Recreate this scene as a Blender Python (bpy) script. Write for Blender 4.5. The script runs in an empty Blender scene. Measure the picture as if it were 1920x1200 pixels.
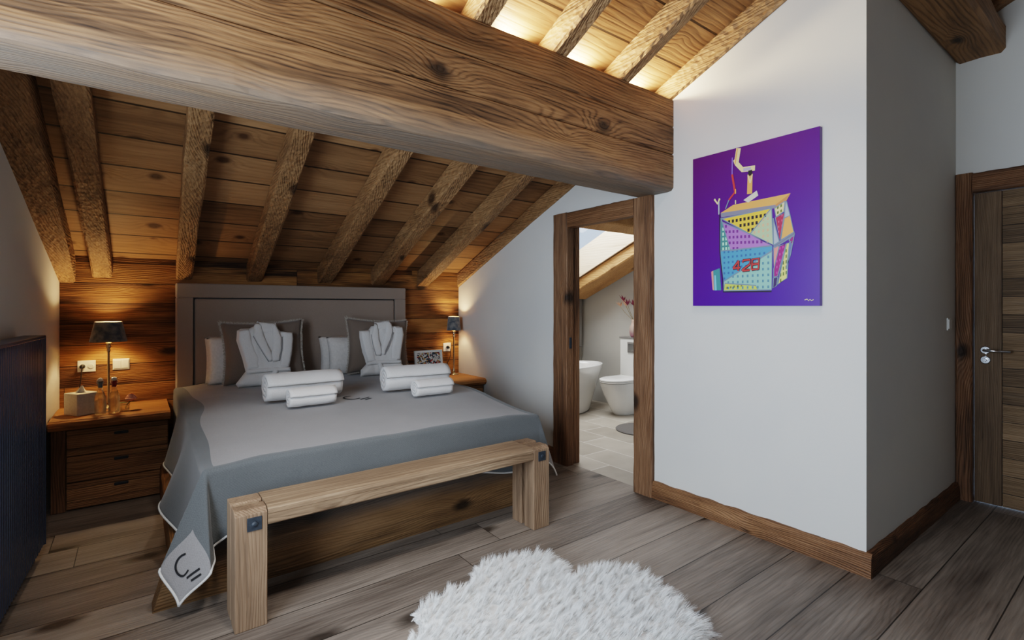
import bpy, bmesh, math, random
from mathutils import Vector, Matrix, noise
from mathutils.geometry import delaunay_2d_cdt
random.seed(7)
PI = math.pi
scene = bpy.context.scene
C = scene.collection
R = math.radians

# ------------------------------------------------------------------ helpers
def lin(r, g, b):
    f = lambda c: (c/255/12.92) if c/255 <= .04045 else ((c/255+.055)/1.055)**2.4
    return (f(r), f(g), f(b), 1)

def nz(x, y=0., z=0.):
    return noise.noise(Vector((x, y, z)))

def smooth(e0, e1, v):
    t = max(0., min(1., (v-e0)/(e1-e0)))
    return t*t*(3-2*t)

def empty(name, loc=(0, 0, 0), rot=(0, 0, 0)):
    o = bpy.data.objects.new(name, None)
    o.empty_display_size = .1
    C.objects.link(o); o.location = loc; o.rotation_euler = rot
    return o

def tag(o, label=None, cat=None, group=None, kind=None):
    if label: o['label'] = label
    if cat: o['category'] = cat
    if group: o['group'] = group
    if kind: o['kind'] = kind
    return o

def thing(name, label, cat, loc=(0, 0, 0), rot=(0, 0, 0), group=None):
    return tag(empty(name, loc, rot), label, cat, group)

def obj(name, bm, mats, parent=None, world=False, smooth_=False, kind=None):
    """world=True: the bmesh is in world space and is shifted to an (unrotated) parent's origin"""
    if world and parent is not None:
        p = Vector((0, 0, 0)); q = parent
        while q is not None:
            p += q.location; q = q.parent
        bmesh.ops.translate(bm, verts=bm.verts, vec=-p)
    bmesh.ops.recalc_face_normals(bm, faces=bm.faces)
    me = bpy.data.meshes.new(name)
    bm.to_mesh(me); bm.free()
    if smooth_:
        me.polygons.foreach_set('use_smooth', [True]*len(me.polygons))
    if not isinstance(mats, (list, tuple)): mats = [mats]
    for m in mats: me.materials.append(m)
    o = bpy.data.objects.new(name, me); C.objects.link(o)
    if parent is not None: o.parent = parent
    if kind: o['kind'] = kind
    return o

def B(): return bmesh.new()

def merge(bm, src):
    me = bpy.data.meshes.new('tmp'); src.to_mesh(me); src.free()
    bm.from_mesh(me); bpy.data.meshes.remove(me)

def box(bm, lo, hi, bevel=0, seg=2, mi=0):
    t = B()
    bmesh.ops.create_cube(t, size=1)
    s = [hi[i]-lo[i] for i in range(3)]; c = [(hi[i]+lo[i])/2 for i in range(3)]
    for v in t.verts:
        v.co = Vector([v.co[i]*s[i]+c[i] for i in range(3)])
    if bevel:
        bmesh.ops.bevel(t, geom=t.edges[:], offset=bevel, segments=seg, profile=.5, affect='EDGES')
    for f in t.faces: f.material_index = mi
    merge(bm, t)

def prism(bm, pts, axis, a0, a1, bevel=0, mi=0):
    """polygon pts in the two remaining axes, extruded along axis"""
    t = B()
    def mk(p, a):
        return {'X': (a, p[0], p[1]), 'Y': (p[0], a, p[1]), 'Z': (p[0], p[1], a)}[axis]
    v0 = [t.verts.new(mk(p, a0)) for p in pts]; v1 = [t.verts.new(mk(p, a1)) for p in pts]
    t.faces.new(v0); t.faces.new(v1[::-1])
    n = len(pts)
    for i in range(n): t.faces.new((v0[i], v0[(i+1) % n], v1[(i+1) % n], v1[i]))
    bmesh.ops.recalc_face_normals(t, faces=t.faces)
    if bevel: bmesh.ops.bevel(t, geom=t.edges[:], offset=bevel, segments=2, profile=.5, affect='EDGES')
    for f in t.faces: f.material_index = mi
    merge(bm, t)

def lathe(bm, prof, n=32, center=(0, 0, 0), sx=1, sy=1, mi=0, cap=True):
    rings = []
    for r, z in prof:
        if r < 1e-6:
            rings.append([bm.verts.new((center[0], center[1], center[2]+z))])
        else:
            rings.append([bm.verts.new((center[0]+sx*r*math.cos(2*PI*k/n), center[1]+sy*r*math.sin(2*PI*k/n), center[2]+z)) for k in range(n)])
    for a, b in zip(rings, rings[1:]):
        for k in range(n):
            k2 = (k+1) % n
            if len(a) == 1 and len(b) == 1: continue
            if len(a) == 1: f = bm.faces.new((a[0], b[k2], b[k]))
            elif len(b) == 1: f = bm.faces.new((a[k], a[k2], b[0]))
            else: f = bm.faces.new((a[k], a[k2], b[k2], b[k]))
            f.material_index = mi
    if cap:
        for rg in (rings[0], rings[-1]):
            if len(rg) > 1:
                try: bm.faces.new(rg).material_index = mi
                except ValueError: pass

def tube(bm, pts, r, n=10, mi=0, closed=False):
    pts = [Vector(p) for p in pts]
    rr = r if callable(r) else (lambda t: r)
    rings = []; N = len(pts); prev = None
    for i, p in enumerate(pts):
        if closed: d = pts[(i+1) % N]-pts[i-1]
        else: d = pts[min(i+1, N-1)]-pts[max(i-1, 0)]
        d.normalize()
        ref = prev if prev is not None else (Vector((0, 0, 1)) if abs(d.z) < .9 else Vector((1, 0, 0)))
        u = (ref-d*ref.dot(d))
        if u.length < 1e-5: u = d.orthogonal()
        u.normalize(); w = d.cross(u); prev = u
        q = rr(i/max(1, N-1))
        rings.append([bm.verts.new(p+u*q*math.cos(2*PI*k/n)+w*q*math.sin(2*PI*k/n)) for k in range(n)])
    for i in range(N if closed else N-1):
        a, b = rings[i], rings[(i+1) % N]
        for k in range(n):
            bm.faces.new((a[k], a[(k+1) % n], b[(k+1) % n], b[k])).material_index = mi
    if not closed:
        bm.faces.new(rings[0][::-1]).material_index = mi; bm.faces.new(rings[-1]).material_index = mi

def hewn(bm, cornersA, cornersB, n=24, jit=.006, ch=.018, seed=0, mi=0):
    """rough sawn timber between two quads of corners (each in order round the section)"""
    rings = []
    for i in range(n+1):
        t = i/n
        q = [Vector(a).lerp(Vector(b), t) for a, b in zip(cornersA, cornersB)]
        ring = []
        for k in range(4):
            p, pp, pn = q[k], q[k-1], q[(k+1) % 4]
            da = (pp-p).normalized(); db = (pn-p).normalized()
            c1 = ch*(1+.5*nz(seed+k*7.3, t*9)); c2 = ch*(1+.5*nz(seed+k*3.1+40, t*9))
            j = lambda s: jit*Vector((nz(seed+s, t*13, k), nz(seed+s+9, t*13, k), nz(seed+s+21, t*13, k)))
            mid = (p+(pn-p)*.5)
            ring += [p+da*c1+j(1), p+db*c2+j(1.4), mid+j(2.2)]
        rings.append([bm.verts.new(v) for v in ring])
    m = len(rings[0])
    for a, b in zip(rings, rings[1:]):
        for k in range(m): bm.faces.new((a[k], a[(k+1) % m], b[(k+1) % m], b[k])).material_index = mi
    bm.faces.new(rings[0][::-1]).material_index = mi; bm.faces.new(rings[-1]).material_index = mi

def inflate(bm, outline, T, edge=.05, res=.02, front=None, back=True, mi=0, warp=None):
    """closed cushion-like body over a 2D outline: lies in x,z with thickness along y"""
    n = len(outline)
    dens = []
    for i in range(n):
        a, b = Vector(outline[i]), Vector(outline[(i+1) % n])
        k = max(1, int((b-a).length/res))
        dens += [a.lerp(b, j/k) for j in range(k)]
    N = len(dens)
    def inside(p):
        c = False; j = N-1
        for i in range(N):
            yi, yj = dens[i].y, dens[j].y
            if (yi > p.y) != (yj > p.y) and p.x < (dens[j].x-dens[i].x)*(p.y-yi)/(yj-yi)+dens[i].x: c = not c
            j = i
        return c
    def dist(p): return min((p-d).length for d in dens)
    xs = [d.x for d in dens]; ys = [d.y for d in dens]
    pts = list(dens); ds = [0.]*N
    y = min(ys)+res*.5; row = 0
    while y < max(ys):
        x = min(xs)+(res*.5 if row % 2 else 0)
        while x < max(xs):
            p = Vector((x, y))
            if inside(p):
                d = dist(p)
                if d > res*.55: pts.append(p); ds.append(d)
            x += res
        y += res*.87; row += 1
    r = delaunay_2d_cdt(pts, [(i, (i+1) % N) for i in range(N)], [], 1, 1e-6)
    vs, fs, src = r[0], r[2], r[3]
    dd = [ds[s[0]] if s else 0 for s in src]
    def h(d): return T*math.sqrt(max(0, 1-(1-min(d/edge, 1))**2))
    A, Bv = [], []
    for p, d in zip(vs, dd):
        ex = front(p.x, p.y, d) if front else 0
        w = warp(p.x, p.y) if warp else 0
        A.append(bm.verts.new((p.x, -h(d)-ex+w, p.y)))
        Bv.append(bm.verts.new((p.x, (h(d) if back else 0)+w, p.y)) if d > 0 else A[-1])
    for f in fs:
        for L, rev in ((A, 0), (Bv, 1)):
            q = [L[i] for i in f]
            if rev: q = q[::-1]
            try: bm.faces.new(q).material_index = mi
            except ValueError: pass

def ribbon(pts, w):
    """flat 2D stroke -> list of quads (2D)"""
    out = []
    P = [Vector(p) for p in pts]
    L, Rr = [], []
    for i, p in enumerate(P):
        d = P[min(i+1, len(P)-1)]-P[max(i-1, 0)]
        nrm = Vector((-d.y, d.x)).normalized()*w/2
        L.append(p+nrm); Rr.append(p-nrm)
    for i in range(len(P)-1): out.append([L[i], L[i+1], Rr[i+1], Rr[i]])
    return out

# ------------------------------------------------------------------ materials
class G:
    def __init__(s, name):
        s.m = bpy.data.materials.new(name); s.m.use_nodes = True
        s.t = s.m.node_tree; s.n = s.t.nodes; s.l = s.t.links
        s.bsdf = s.n['Principled BSDF']; s.out = s.n['Material Output']
        s.tc = s.n.new('ShaderNodeTexCoord')
    def put(s, sock, v):
        if isinstance(v, bpy.types.NodeSocket): s.l.new(v, sock)
        else: sock.default_value = v
    def math(s, op, a, b=0., c=0., clamp=False):
        n = s.n.new('ShaderNodeMath'); n.operation = op; n.use_clamp = clamp
        s.put(n.inputs[0], a); s.put(n.inputs[1], b); s.put(n.inputs[2], c)
        return n.outputs[0]
    def comb(s, x, y, z):
        n = s.n.new('ShaderNodeCombineXYZ')
        for i, v in enumerate((x, y, z)): s.put(n.inputs[i], v)
        return n.outputs[0]
    def sep(s, v):
        n = s.n.new('ShaderNodeSeparateXYZ'); s.l.new(v, n.inputs[0]); return n.outputs
    def noise(s, v, scale=1., detail=2., rough=.5):
        n = s.n.new('ShaderNodeTexNoise'); s.put(n.inputs['Vector'], v)
        n.inputs['Scale'].default_value = scale; n.inputs['Detail'].default_value = detail; n.inputs['Roughness'].default_value = rough
        return n.outputs[0]
    def white(s, v):
        n = s.n.new('ShaderNodeTexWhiteNoise'); n.noise_dimensions = '3D'; s.l.new(v, n.inputs['Vector']); return n.outputs[0]
    def voro(s, v, scale=1., out='Distance', feature='F1', dim='3D'):
        n = s.n.new('ShaderNodeTexVoronoi'); n.voronoi_dimensions = dim; n.feature = feature; s.put(n.inputs['Vector'], v); n.inputs['Scale'].default_value = scale
        return n.outputs[out]
    def ramp(s, f, stops):
        n = s.n.new('ShaderNodeValToRGB'); s.put(n.inputs[0], f)
        cr = n.color_ramp
        while len(cr.elements) < len(stops): cr.elements.new(.5)
        for e, (p, c) in zip(cr.elements, stops): e.position = p; e.color = c
        return n.outputs[0]
    def mix(s, f, a, b, mode='MIX'):
        n = s.n.new('ShaderNodeMix'); n.data_type = 'RGBA'; n.blend_type = mode
        s.put(n.inputs[0], f); s.put(n.inputs[6], a); s.put(n.inputs[7], b)
        return n.outputs[2]
    def map(s, v, a, b, c=0., d=1.):
        n = s.n.new('ShaderNodeMapRange'); s.put(n.inputs[0], v)
        for i, q in enumerate((a, b, c, d)): n.inputs[i+1].default_value = q
        return n.outputs[0]
    def bump(s, h, strength=.3, dist=.01):
        n = s.n.new('ShaderNodeBump'); s.put(n.inputs['Height'], h)
        n.inputs['Strength'].default_value = strength; n.inputs['Distance'].default_value = dist
        s.l.new(n.outputs[0], s.bsdf.inputs['Normal'])
    def set(s, **k):
        names = dict(color='Base Color', rough='Roughness', metal='Metallic', spec='Specular IOR Level', sheen='Sheen Weight',
                     trans='Transmission Weight', ior='IOR', emis='Emission Color', estr='Emission Strength', alpha='Alpha', coat='Coat Weight')
        for a, v in k.items(): s.put(s.bsdf.inputs[names[a]], v)
        return s

def plain(name, col, rough=.5, metal=0., **k):
    g = G(name); g.set(color=col, rough=rough, metal=metal, **k); return g.m

def speck(name, c1, c2, scale=300, rough=.8, bump=.2, dist=.003, sheen=0., detail=3):
    g = G(name); o = g.tc.outputs['Object']
    f = g.noise(o, scale, detail)
    g.set(color=g.mix(g.map(f, .35, .65), c1, c2), rough=rough, sheen=sheen)
    g.bump(f, bump, dist); return g.m

def wood(name, cols, axis='X', v='Y', pw=0, pl=0, off=0., ring=16, ringmix=.35, fib=.5, blotch=.35, plankvar=.3, knots=1.,
         kcol=(20, 13, 8), seam=.004, rough=.6, bump=.35, rnd=True, spec=.3, kx=1.6, ky=3.0, distort=3., edgegrey=None, hew=0., streak=.5, kden=.4):
    g = G(name)
    s = g.sep(g.tc.outputs['Object'])
    ix = {'X': 0, 'Y': 1, 'Z': 2}
    wi = [a for a in 'XYZ' if a not in (axis, v)][0]
    u, vv, w = s[ix[axis]], s[ix[v]], s[ix[wi]]
    M = g.math
    if pw:
        vs = M('DIVIDE', M('ADD', vv, off), pw)
        row = M('FLOOR', vs)
        fr = M('SUBTRACT', vs, row)
        idv = g.white(g.comb(row, 3.7, 1.1))
        sm = M('LESS_THAN', M('MINIMUM', fr, M('SUBTRACT', 1., fr)), seam/pw*.5)
        if pl:
            us = M('DIVIDE', M('ADD', u, M('MULTIPLY', idv, pl*3.3)), pl)
            col = M('FLOOR', us); fu = M('SUBTRACT', us, col)
            idv = g.white(g.comb(row, col, 5.3))
            sm = M('MAXIMUM', sm, M('LESS_THAN', M('MINIMUM', fu, M('SUBTRACT', 1., fu)), seam/pl*.4))
    else:
        idv = 0.5; sm = None
    if rnd:
        oi = g.n.new('ShaderNodeObjectInfo')
        ro = M('MULTIPLY', oi.outputs['Random'], 37.)
    else: ro = 0.
    sh = M('ADD', ro, M('MULTIPLY', idv, 53.))
    U = M('ADD', u, sh); V = M('ADD', vv, M('MULTIPLY', sh, .37)); W = M('ADD', w, M('MULTIPLY', sh, .71))
    def vec(a, b): return g.comb(M('MULTIPLY', U, a), M('MULTIPLY', V, b), M('MULTIPLY', W, b))
    kv = g.comb(M('MULTIPLY', U, kx), M('MULTIPLY', M('ADD', V, M('MULTIPLY', W, .5)), ky), 0.)
    kc = g.sep(g.voro(kv, 1., 'Color', dim='2D'))
    kr = g.voro(kv, 1., dim='2D')
    kd = M('ADD', kr, g.map(kc[0], kden, kden+.25, 0., .3))
    kn = g.noise(vec(6, 14), 1., 2.)
    kd2 = M('ADD', kd, M('MULTIPLY', M('SUBTRACT', kn, .5), .12))
    infl = M('MULTIPLY', M('POWER', g.map(kr, 0., .4, 1., 0.), 2.), g.map(kc[0], kden, kden+.25, 1., .1))
    rn = g.noise(vec(.55, 2.2), 1., 3., .55)
    ringmix *= .75; rf = ring*4.2                      # growth rings per metre; the field is bent by slow noise and flows round the knots
    rc = M('MULTIPLY', M('ADD', M('ADD', V, M('MULTIPLY', W, .8)), M('ADD', M('MULTIPLY', rn, distort*.075), M('MULTIPLY', infl, .085*knots))), rf)
    rc = M('ADD', rc, M('MULTIPLY', g.noise(vec(2.5, 30), 1., 2.), .9))
    si = M('SINE', M('MULTIPLY', rc, 6.2832))
    gq = M('POWER', M('ADD', M('MULTIPLY', si, .5), .5), 2.6)
    fb = g.noise(vec(3.5, 95), 1., 3., .6)
    bl = g.noise(vec(1.1, 5), 1., 3., .6)
    bl2 = g.noise(vec(.8, 3.1), 1., 2.)
    t = M('ADD', .5, M('ADD', M('MULTIPLY', M('MULTIPLY', M('SUBTRACT', .33, gq), ringmix), M('ADD', .25, M('MULTIPLY', bl2, 1.3))), M('MULTIPLY', M('SUBTRACT', fb, .5), fib*1.6)))
    t = M('ADD', t, M('MULTIPLY', M('SUBTRACT', bl, .5), blotch*2))
    if pw: t = M('ADD', t, M('MULTIPLY', M('SUBTRACT', idv, .5), plankvar))
    c = g.ramp(t, [(.05, lin(*cols[0])), (.5, lin(*cols[1])), (.95, lin(*cols[2]))])
    h = M('ADD', M('MULTIPLY', fb, .5), M('MULTIPLY', gq, -.35))
    fl = g.noise(vec(9, 120), 1., 2., .7)
    c = g.mix(g.map(fl, .62, .74, 0., .5*fib+.1), c, lin(*[int(q*.75) for q in cols[0]]))
    if streak:
        sk = g.map(M('ADD', g.noise(vec(.75, 11), 1., 4., .62), M('MULTIPLY', fb, .12)), .6, .74)
        c = g.mix(M('MULTIPLY', sk, streak), c, lin(*[int(q*.8) for q in cols[0]]))
    if hew:
        hv = g.voro(vec(26, 42), 1.)
        hn = g.noise(vec(22, 46), 1., 3.)
        h = M('ADD', h, M('MULTIPLY', M('ADD', hv, hn), hew))
        c = g.mix(g.map(hn, .3, .7, .3, 0.), c, lin(*[int(q*.55) for q in cols[0]]))
    if knots:
        km = g.map(kd2, .05, .13, 1., 0.)
        c = g.mix(M('MULTIPLY', km, .85), c, lin(*kcol))
        h = M('SUBTRACT', h, M('MULTIPLY', km, .6))
    if edgegrey:
        za, zb, gc = edgegrey
        gz = g.map(M('ADD', s[2], M('MULTIPLY', M('SUBTRACT', g.noise(vec(1.2, 9), 1., 3.), .5), .16)), za, zb, 1., 0.)
        c = g.mix(M('MULTIPLY', gz, .75), c, lin(*gc))
    if sm is not None:
        c = g.mix(M('MULTIPLY', sm, .85), c, lin(14, 9, 6))
        h = M('SUBTRACT', h, M('MULTIPLY', sm, 2.5))
    g.set(color=c, rough=g.map(fb, .2, .8, rough+.08, rough-.08), spec=spec)
    g.bump(h, bump, .008)
    return g.m

MW = {}
MW['beam'] = wood('old_spruce_beam', [(46, 31, 19), (130, 95, 63), (164, 126, 87)], 'X', 'Z', ring=13, ringmix=0.36, fib=0.75, blotch=.45, knots=1.1,
                  kx=1.5, ky=2.5, distort=4.2, edgegrey=(2.03, 2.17, (112, 106, 98)), bump=.6, kcol=(30, 22, 16), streak=0.65, kden=0.62)
MW['rafter'] = wood('hewn_rafter', [(84, 58, 36), (158, 120, 82), (190, 152, 110)], 'Y', 'X', ring=14, ringmix=0.05, fib=.5, blotch=.4, knots=.6, bump=.9, hew=1.1, kcol=(45, 28, 16), streak=0.4)
MW['ceiling'] = wood('ceiling_planks', [(92, 64, 40), (150, 113, 77), (182, 142, 101)], 'X', 'Y', pw=.248, off=-.185+.0, ring=9, ringmix=0.16, fib=.25, blotch=.35,
                     plankvar=0.4, knots=1., kx=2.4, ky=4.0, seam=.012, bump=.25, rnd=False, kcol=(60, 34, 18), streak=0.25, kden=0.35)
MW['clad'] = wood('barn_cladding', [(58, 34, 16), (134, 92, 50), (180, 132, 78)], 'X', 'Z', pw=.15, pl=1.9, off=.03, ring=18, ringmix=0.28, fib=.5, blotch=0.9, plankvar=.45,
                  knots=.8, seam=.005, bump=.6, rnd=False, streak=0.95, kden=0.3)
MW['floor'] = wood('oak_floor', [(72, 62, 55), (126, 115, 105), (158, 146, 134)], 'X', 'Y', pw=.26, pl=2.3, off=.08, ring=14, ringmix=0.12, fib=0.4, blotch=.5, plankvar=.45,
                   knots=0.8, seam=.005, rough=.45, bump=.2, rnd=False, spec=.4, kcol=(36, 28, 22), kx=1.2, ky=2.4, streak=0.45, kden=0.3)
MW['oak'] = wood('bench_oak', [(76, 59, 44), (134, 110, 87), (184, 160, 132)], 'X', 'Y', ring=20, ringmix=0.1, fib=.5, blotch=0.35, knots=.4, bump=.35, kcol=(70, 48, 32), streak=0.35, kden=0.25)
MW['oakz'] = wood('bench_oak_upright', [(74, 57, 43), (132, 107, 85), (168, 142, 116)], 'Z', 'X', ring=18, ringmix=0.1, fib=.5, blotch=.5, knots=.5, bump=.35, kcol=(70, 48, 32), streak=0.5, kden=0.25)
MW['log'] = wood('bed_log', [(66, 46, 30), (128, 98, 66), (164, 130, 96)], 'X', 'Z', ring=16, ringmix=0.14, fib=.4, blotch=.5, knots=.9, bump=.5,
                 edgegrey=(.235, .145, (92, 88, 86)), kden=0.4)
MW['frame'] = wood('door_frame_old_wood', [(54, 36, 24), (118, 84, 58), (152, 116, 86)], 'Z', 'Y', ring=22, ringmix=0.22, fib=.6, blotch=.6, knots=.5, bump=.8, streak=0.7, kden=0.2)
MW['frameh'] = wood('door_head_old_wood', [(54, 36, 24), (112, 78, 52), (146, 108, 78)], 'Y', 'Z', ring=22, ringmix=0.22, fib=.6, blotch=.6, knots=.5, bump=.8, streak=0.7, kden=0.2)
MW['skirt'] = wood('skirting_old_wood', [(58, 38, 24), (120, 84, 56), (160, 118, 82)], 'Y', 'Z', ring=24, ringmix=0.3, fib=.6, blotch=.6, knots=.5, bump=.8, streak=0.7, kden=0.2)
MW['skirtx'] = wood('skirting_old_wood_x', [(58, 38, 24), (116, 80, 54), (150, 110, 78)], 'X', 'Z', ring=24, ringmix=0.3, fib=.6, blotch=.6, knots=.5, bump=.8, streak=0.7, kden=0.2)
MW['doorv'] = wood('door_oak_upright', [(58, 43, 30), (100, 79, 58), (126, 102, 77)], 'Z', 'Y', ring=22, ringmix=0.12, fib=.5, blotch=.35, knots=.1, bump=.3, streak=0.25, kden=0.1)
MW['doorh'] = wood('door_oak_boards', [(54, 40, 27), (108, 85, 60), (140, 113, 84)], 'Y', 'Z', pw=.115, off=.02, ring=22, ringmix=0.2, fib=.5, blotch=.45, plankvar=.4, knots=.2, bump=.4, rnd=False, streak=0.4, kden=0.15)
MW['stand'] = wood('nightstand_wood', [(72, 48, 30), (150, 110, 74), (186, 144, 100)], 'X', 'Z', pw=.085, off=.03, ring=20, ringmix=0.22, fib=.5, blotch=.6, plankvar=.3, knots=1., bump=.6, seam=.003, rnd=False, streak=0.7, kden=0.5)
MW['slab'] = wood('nightstand_slab', [(96, 58, 28), (168, 116, 66), (200, 146, 92)], 'X', 'Y', ring=16, ringmix=0.3, fib=.45, blotch=.5, knots=.7, bump=.5, kden=0.35)
MW['bathraft'] = wood('bathroom_rafter', [(120, 80, 44), (190, 142, 92), (214, 172, 122)], 'Y', 'X', ring=10, ringmix=0.2, fib=.35, blotch=.3, knots=1.1, bump=.5, kcol=(90, 50, 26), streak=0.2, kden=0.5)
MW['reveal'] = wood('skylight_lining', [(196, 168, 134), (224, 204, 176), (236, 220, 196)], 'Y', 'Z', ring=8, ringmix=.15, fib=.2, blotch=.2, knots=.5, bump=.2, kcol=(150, 110, 80), kden=0.3)

def plaster(name, c1, c2, bump=.12):
    g = G(name); o = g.tc.outputs['Object']
    a = g.noise(o, 1.3, 3.); b = g.noise(o, 28, 4., .6)
    g.set(color=g.mix(g.map(a, .3, .7), c1, c2), rough=.85, spec=.2)
    g.bump(g.math('ADD', b, g.math('MULTIPLY', a, .5)), bump, .006); return g.m
M_wall = plaster('white_plaster', lin(214, 210, 202), lin(206, 203, 198))
M_bath = plaster('bathroom_grey_plaster', lin(184, 180, 172), lin(174, 171, 165))

def tiles():
    g = G('bathroom_stone_tiles'); o = g.tc.outputs['Object']
    s = g.sep(o); M = g.math
    ry = M('DIVIDE', M('ADD', s[0], .1), .32); row = M('FLOOR', ry); fy = M('SUBTRACT', ry, row)
    rx = M('ADD', M('DIVIDE', s[1], .62), M('MULTIPLY', M('MODULO', row, 2.), .5)); cl = M('FLOOR', rx); fx = M('SUBTRACT', rx, cl)
    e = M('MAXIMUM', M('LESS_THAN', M('MINIMUM', fy, M('SUBTRACT', 1., fy)), .014), M('LESS_THAN', M('MINIMUM', fx, M('SUBTRACT', 1., fx)), .008))
    w = g.white(g.comb(row, cl, 1.)); nn = g.noise(o, 5, 4.)
    c = g.ramp(M('ADD', M('MULTIPLY', w, .4), M('MULTIPLY', nn, .6)), [(.2, lin(150, 140, 126)), (.8, lin(184, 174, 160))])
    g.set(color=g.mix(e, c, lin(206, 200, 190)), rough=.5); g.bump(M('MULTIPLY', e, -1.), .2, .004); return g.m
M_tile = tiles()

def fabric(name, c1, c2, scale=260, rough=.9, bump=.35, big=.15):
    g = G(name); o = g.tc.outputs['Object']; s = g.sep(o); M = g.math
    a = M('SINE', M('MULTIPLY', M('ADD', s[0], M('ADD', s[1], s[2])), scale*2)); b = M('SINE', M('MULTIPLY', M('SUBTRACT', s[0], M('ADD', s[1], M('MULTIPLY', s[2], -1.))), scale*2))
    n = g.noise(o, scale, 3.); L = g.noise(o, 5, 3.)
    f = M('ADD', M('MULTIPLY', M('ADD', a, b), .04), n)
    t = M('ADD', M('MULTIPLY', M('SUBTRACT', f, .5), .7), M('ADD', .5, M('MULTIPLY', M('SUBTRACT', L, .5), big*2)))
    g.set(color=g.mix(g.map(t, .15, .85), c1, c2), rough=rough, sheen=.25, spec=.15); g.bump(f, bump, .003); return g.m
M_blank_l = fabric('blanket_light_grey', lin(122, 119, 118), lin(150, 147, 146))
M_blank_d = fabric('blanket_dark_grey', lin(76, 79, 80), lin(102, 105, 106))
M_hem = speck('blanket_white_hem', lin(190, 188, 184), lin(214, 212, 208), 400)
M_black = plain('black_yarn', lin(24, 24, 26), .9)
M_head = fabric('headboard_fabric', lin(142, 126, 113), lin(164, 148, 136), 300, big=.1)
M_cush = fabric('cushion_taupe', lin(112, 98, 88), lin(136, 122, 110), 280)
M_fringe = speck('cushion_fringe', lin(160, 150, 138), lin(196, 186, 172), 200)
M_terry = speck('terry_white', lin(226, 221, 216), lin(240, 236, 232), 420, .95, .7, .006, .3)
M_edgeline = plain('edgeline_grey', lin(160, 157, 156), .9)
M_pillow = speck('pillow_cotton', lin(222, 216, 210), lin(232, 226, 220), 60, .9, .15, .004, .1)
M_matt = speck('mattress_fabric', lin(110, 108, 104), lin(120, 118, 114), 100)
M_navy = speck('radiator_navy', lin(48, 57, 76), lin(56, 65, 84), 120, .36, .05)
M_shade = speck('shade_velvet', lin(74, 82, 90), lin(128, 126, 122), 26, .9, .2, .003, .5)
M_liner = plain('shade_liner', lin(236, 214, 170), .7)
M_silver = plain('lamp_metal', lin(176, 158, 132), .25, 1.)
M_chrome = plain('chrome', lin(210, 212, 216), .15, 1.)
M_iron = speck('black_iron', lin(34, 40, 48), lin(46, 54, 62), 90, .5)
M_white = plain('white_plastic', lin(226, 224, 218), .35)
M_dark = plain('dark_plastic', lin(20, 20, 22), .5)
M_cer = plain('white_ceramic', lin(232, 230, 226), .12, 0, coat=.3)
M_paper = plain('tissue_paper', lin(238, 236, 230), .9)
M_tbox = speck('tissue_box_leather', lin(204, 198, 188), lin(216, 210, 200), 90, .6)
M_greyst = plain('grey_stone_ledge', lin(120, 116, 112), .5)
M_disc = speck('disc_grey', lin(84, 80, 76), lin(104, 98, 94), 300)
def glass(name, col=(1, 1, 1, 1), tr=.25):
    g = G(name)
    gl = g.n.new('ShaderNodeBsdfGlass'); gl.inputs['IOR'].default_value = 1.45; gl.inputs['Roughness'].default_value = .02; gl.inputs['Color'].default_value = col
    tp = g.n.new('ShaderNodeBsdfTransparent'); tp.inputs['Color'].default_value = col
    mx = g.n.new('ShaderNodeMixShader'); mx.inputs[0].default_value = tr
    g.l.new(gl.outputs[0], mx.inputs[1]); g.l.new(tp.outputs[0], mx.inputs[2]); g.l.new(mx.outputs[0], g.out.inputs['Surface'])
    return g.m
M_glass = glass('clear_glass', (.95, .97, .96, 1), .45)
M_rose = speck('rose_petal', lin(236, 160, 138), lin(244, 186, 164), 30, .7)
M_leaf = speck('leaf_green', lin(44, 74, 38), lin(66, 96, 50), 40, .6)
M_bulb = plain('bulb_glow', lin(255, 214, 150), .5, 0, emis=lin(255, 190, 110), estr=14.)

# ------------------------------------------------------------------ camera: eye at 1.3 m, plumb verticals
cam = bpy.data.cameras.new('camera'); co = bpy.data.objects.new('camera', cam); C.objects.link(co)
cam.sensor_width = 36; cam.lens = 937/1920*36; cam.shift_y = -26/1920; cam.clip_start = .05
co.location = (0, 0, 1.3); co.rotation_euler = (PI/2, 0, -math.atan(705/937))
scene.camera = co

# ------------------------------------------------------------------ the shell
SL = .42
rb = lambda y: 1.508+SL*(4.72-y)          # underside of the rafters
rc = lambda y: rb(y)+.155                 # underside of the ceiling boards
LX = lambda y: -.43-.053*(4.72-y)         # face of the left wall
YB = -1.6
bm = B(); box(bm, (-1.2, YB, -.1), (2.87, 5.0, 0)); box(bm, (2.87, YB, -.1), (4.6, .96, 0))
obj('floor', bm, MW['floor'], kind='structure')
bm = B(); box(bm, (2.87, .96, -.1), (5.3, 5.3, -.002))
obj('floor_bathroom', bm, M_tile, kind='structure')
# ceiling with the skylight cut out
def roofslab(bm, x0, x1, y0, y1, t=.05):
    prism(bm, [(y0, rc(y0)), (y1, rc(y1)), (y1, rc(y1)+t), (y0, rc(y0)+t)], 'X', x0, x1)
SKX0, SKX1, SKY0, SKY1 = 3.36, 4.62, 3.47, 4.75
bm = B()
roofslab(bm, -1.2, SKX0, YB, 5.3); roofslab(bm, SKX1, 5.3, YB, 5.3)
roofslab(bm, SKX0, SKX1, YB, SKY0); roofslab(bm, SKX0, SKX1, SKY1, 5.3)
obj('ceiling', bm, MW['ceiling'], kind='structure')

bm = B(); box(bm, (-1.0, 4.72, 0), (2.9, 4.9, 1.9))
obj('wall_back', bm, MW['clad'], kind='structure')

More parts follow.
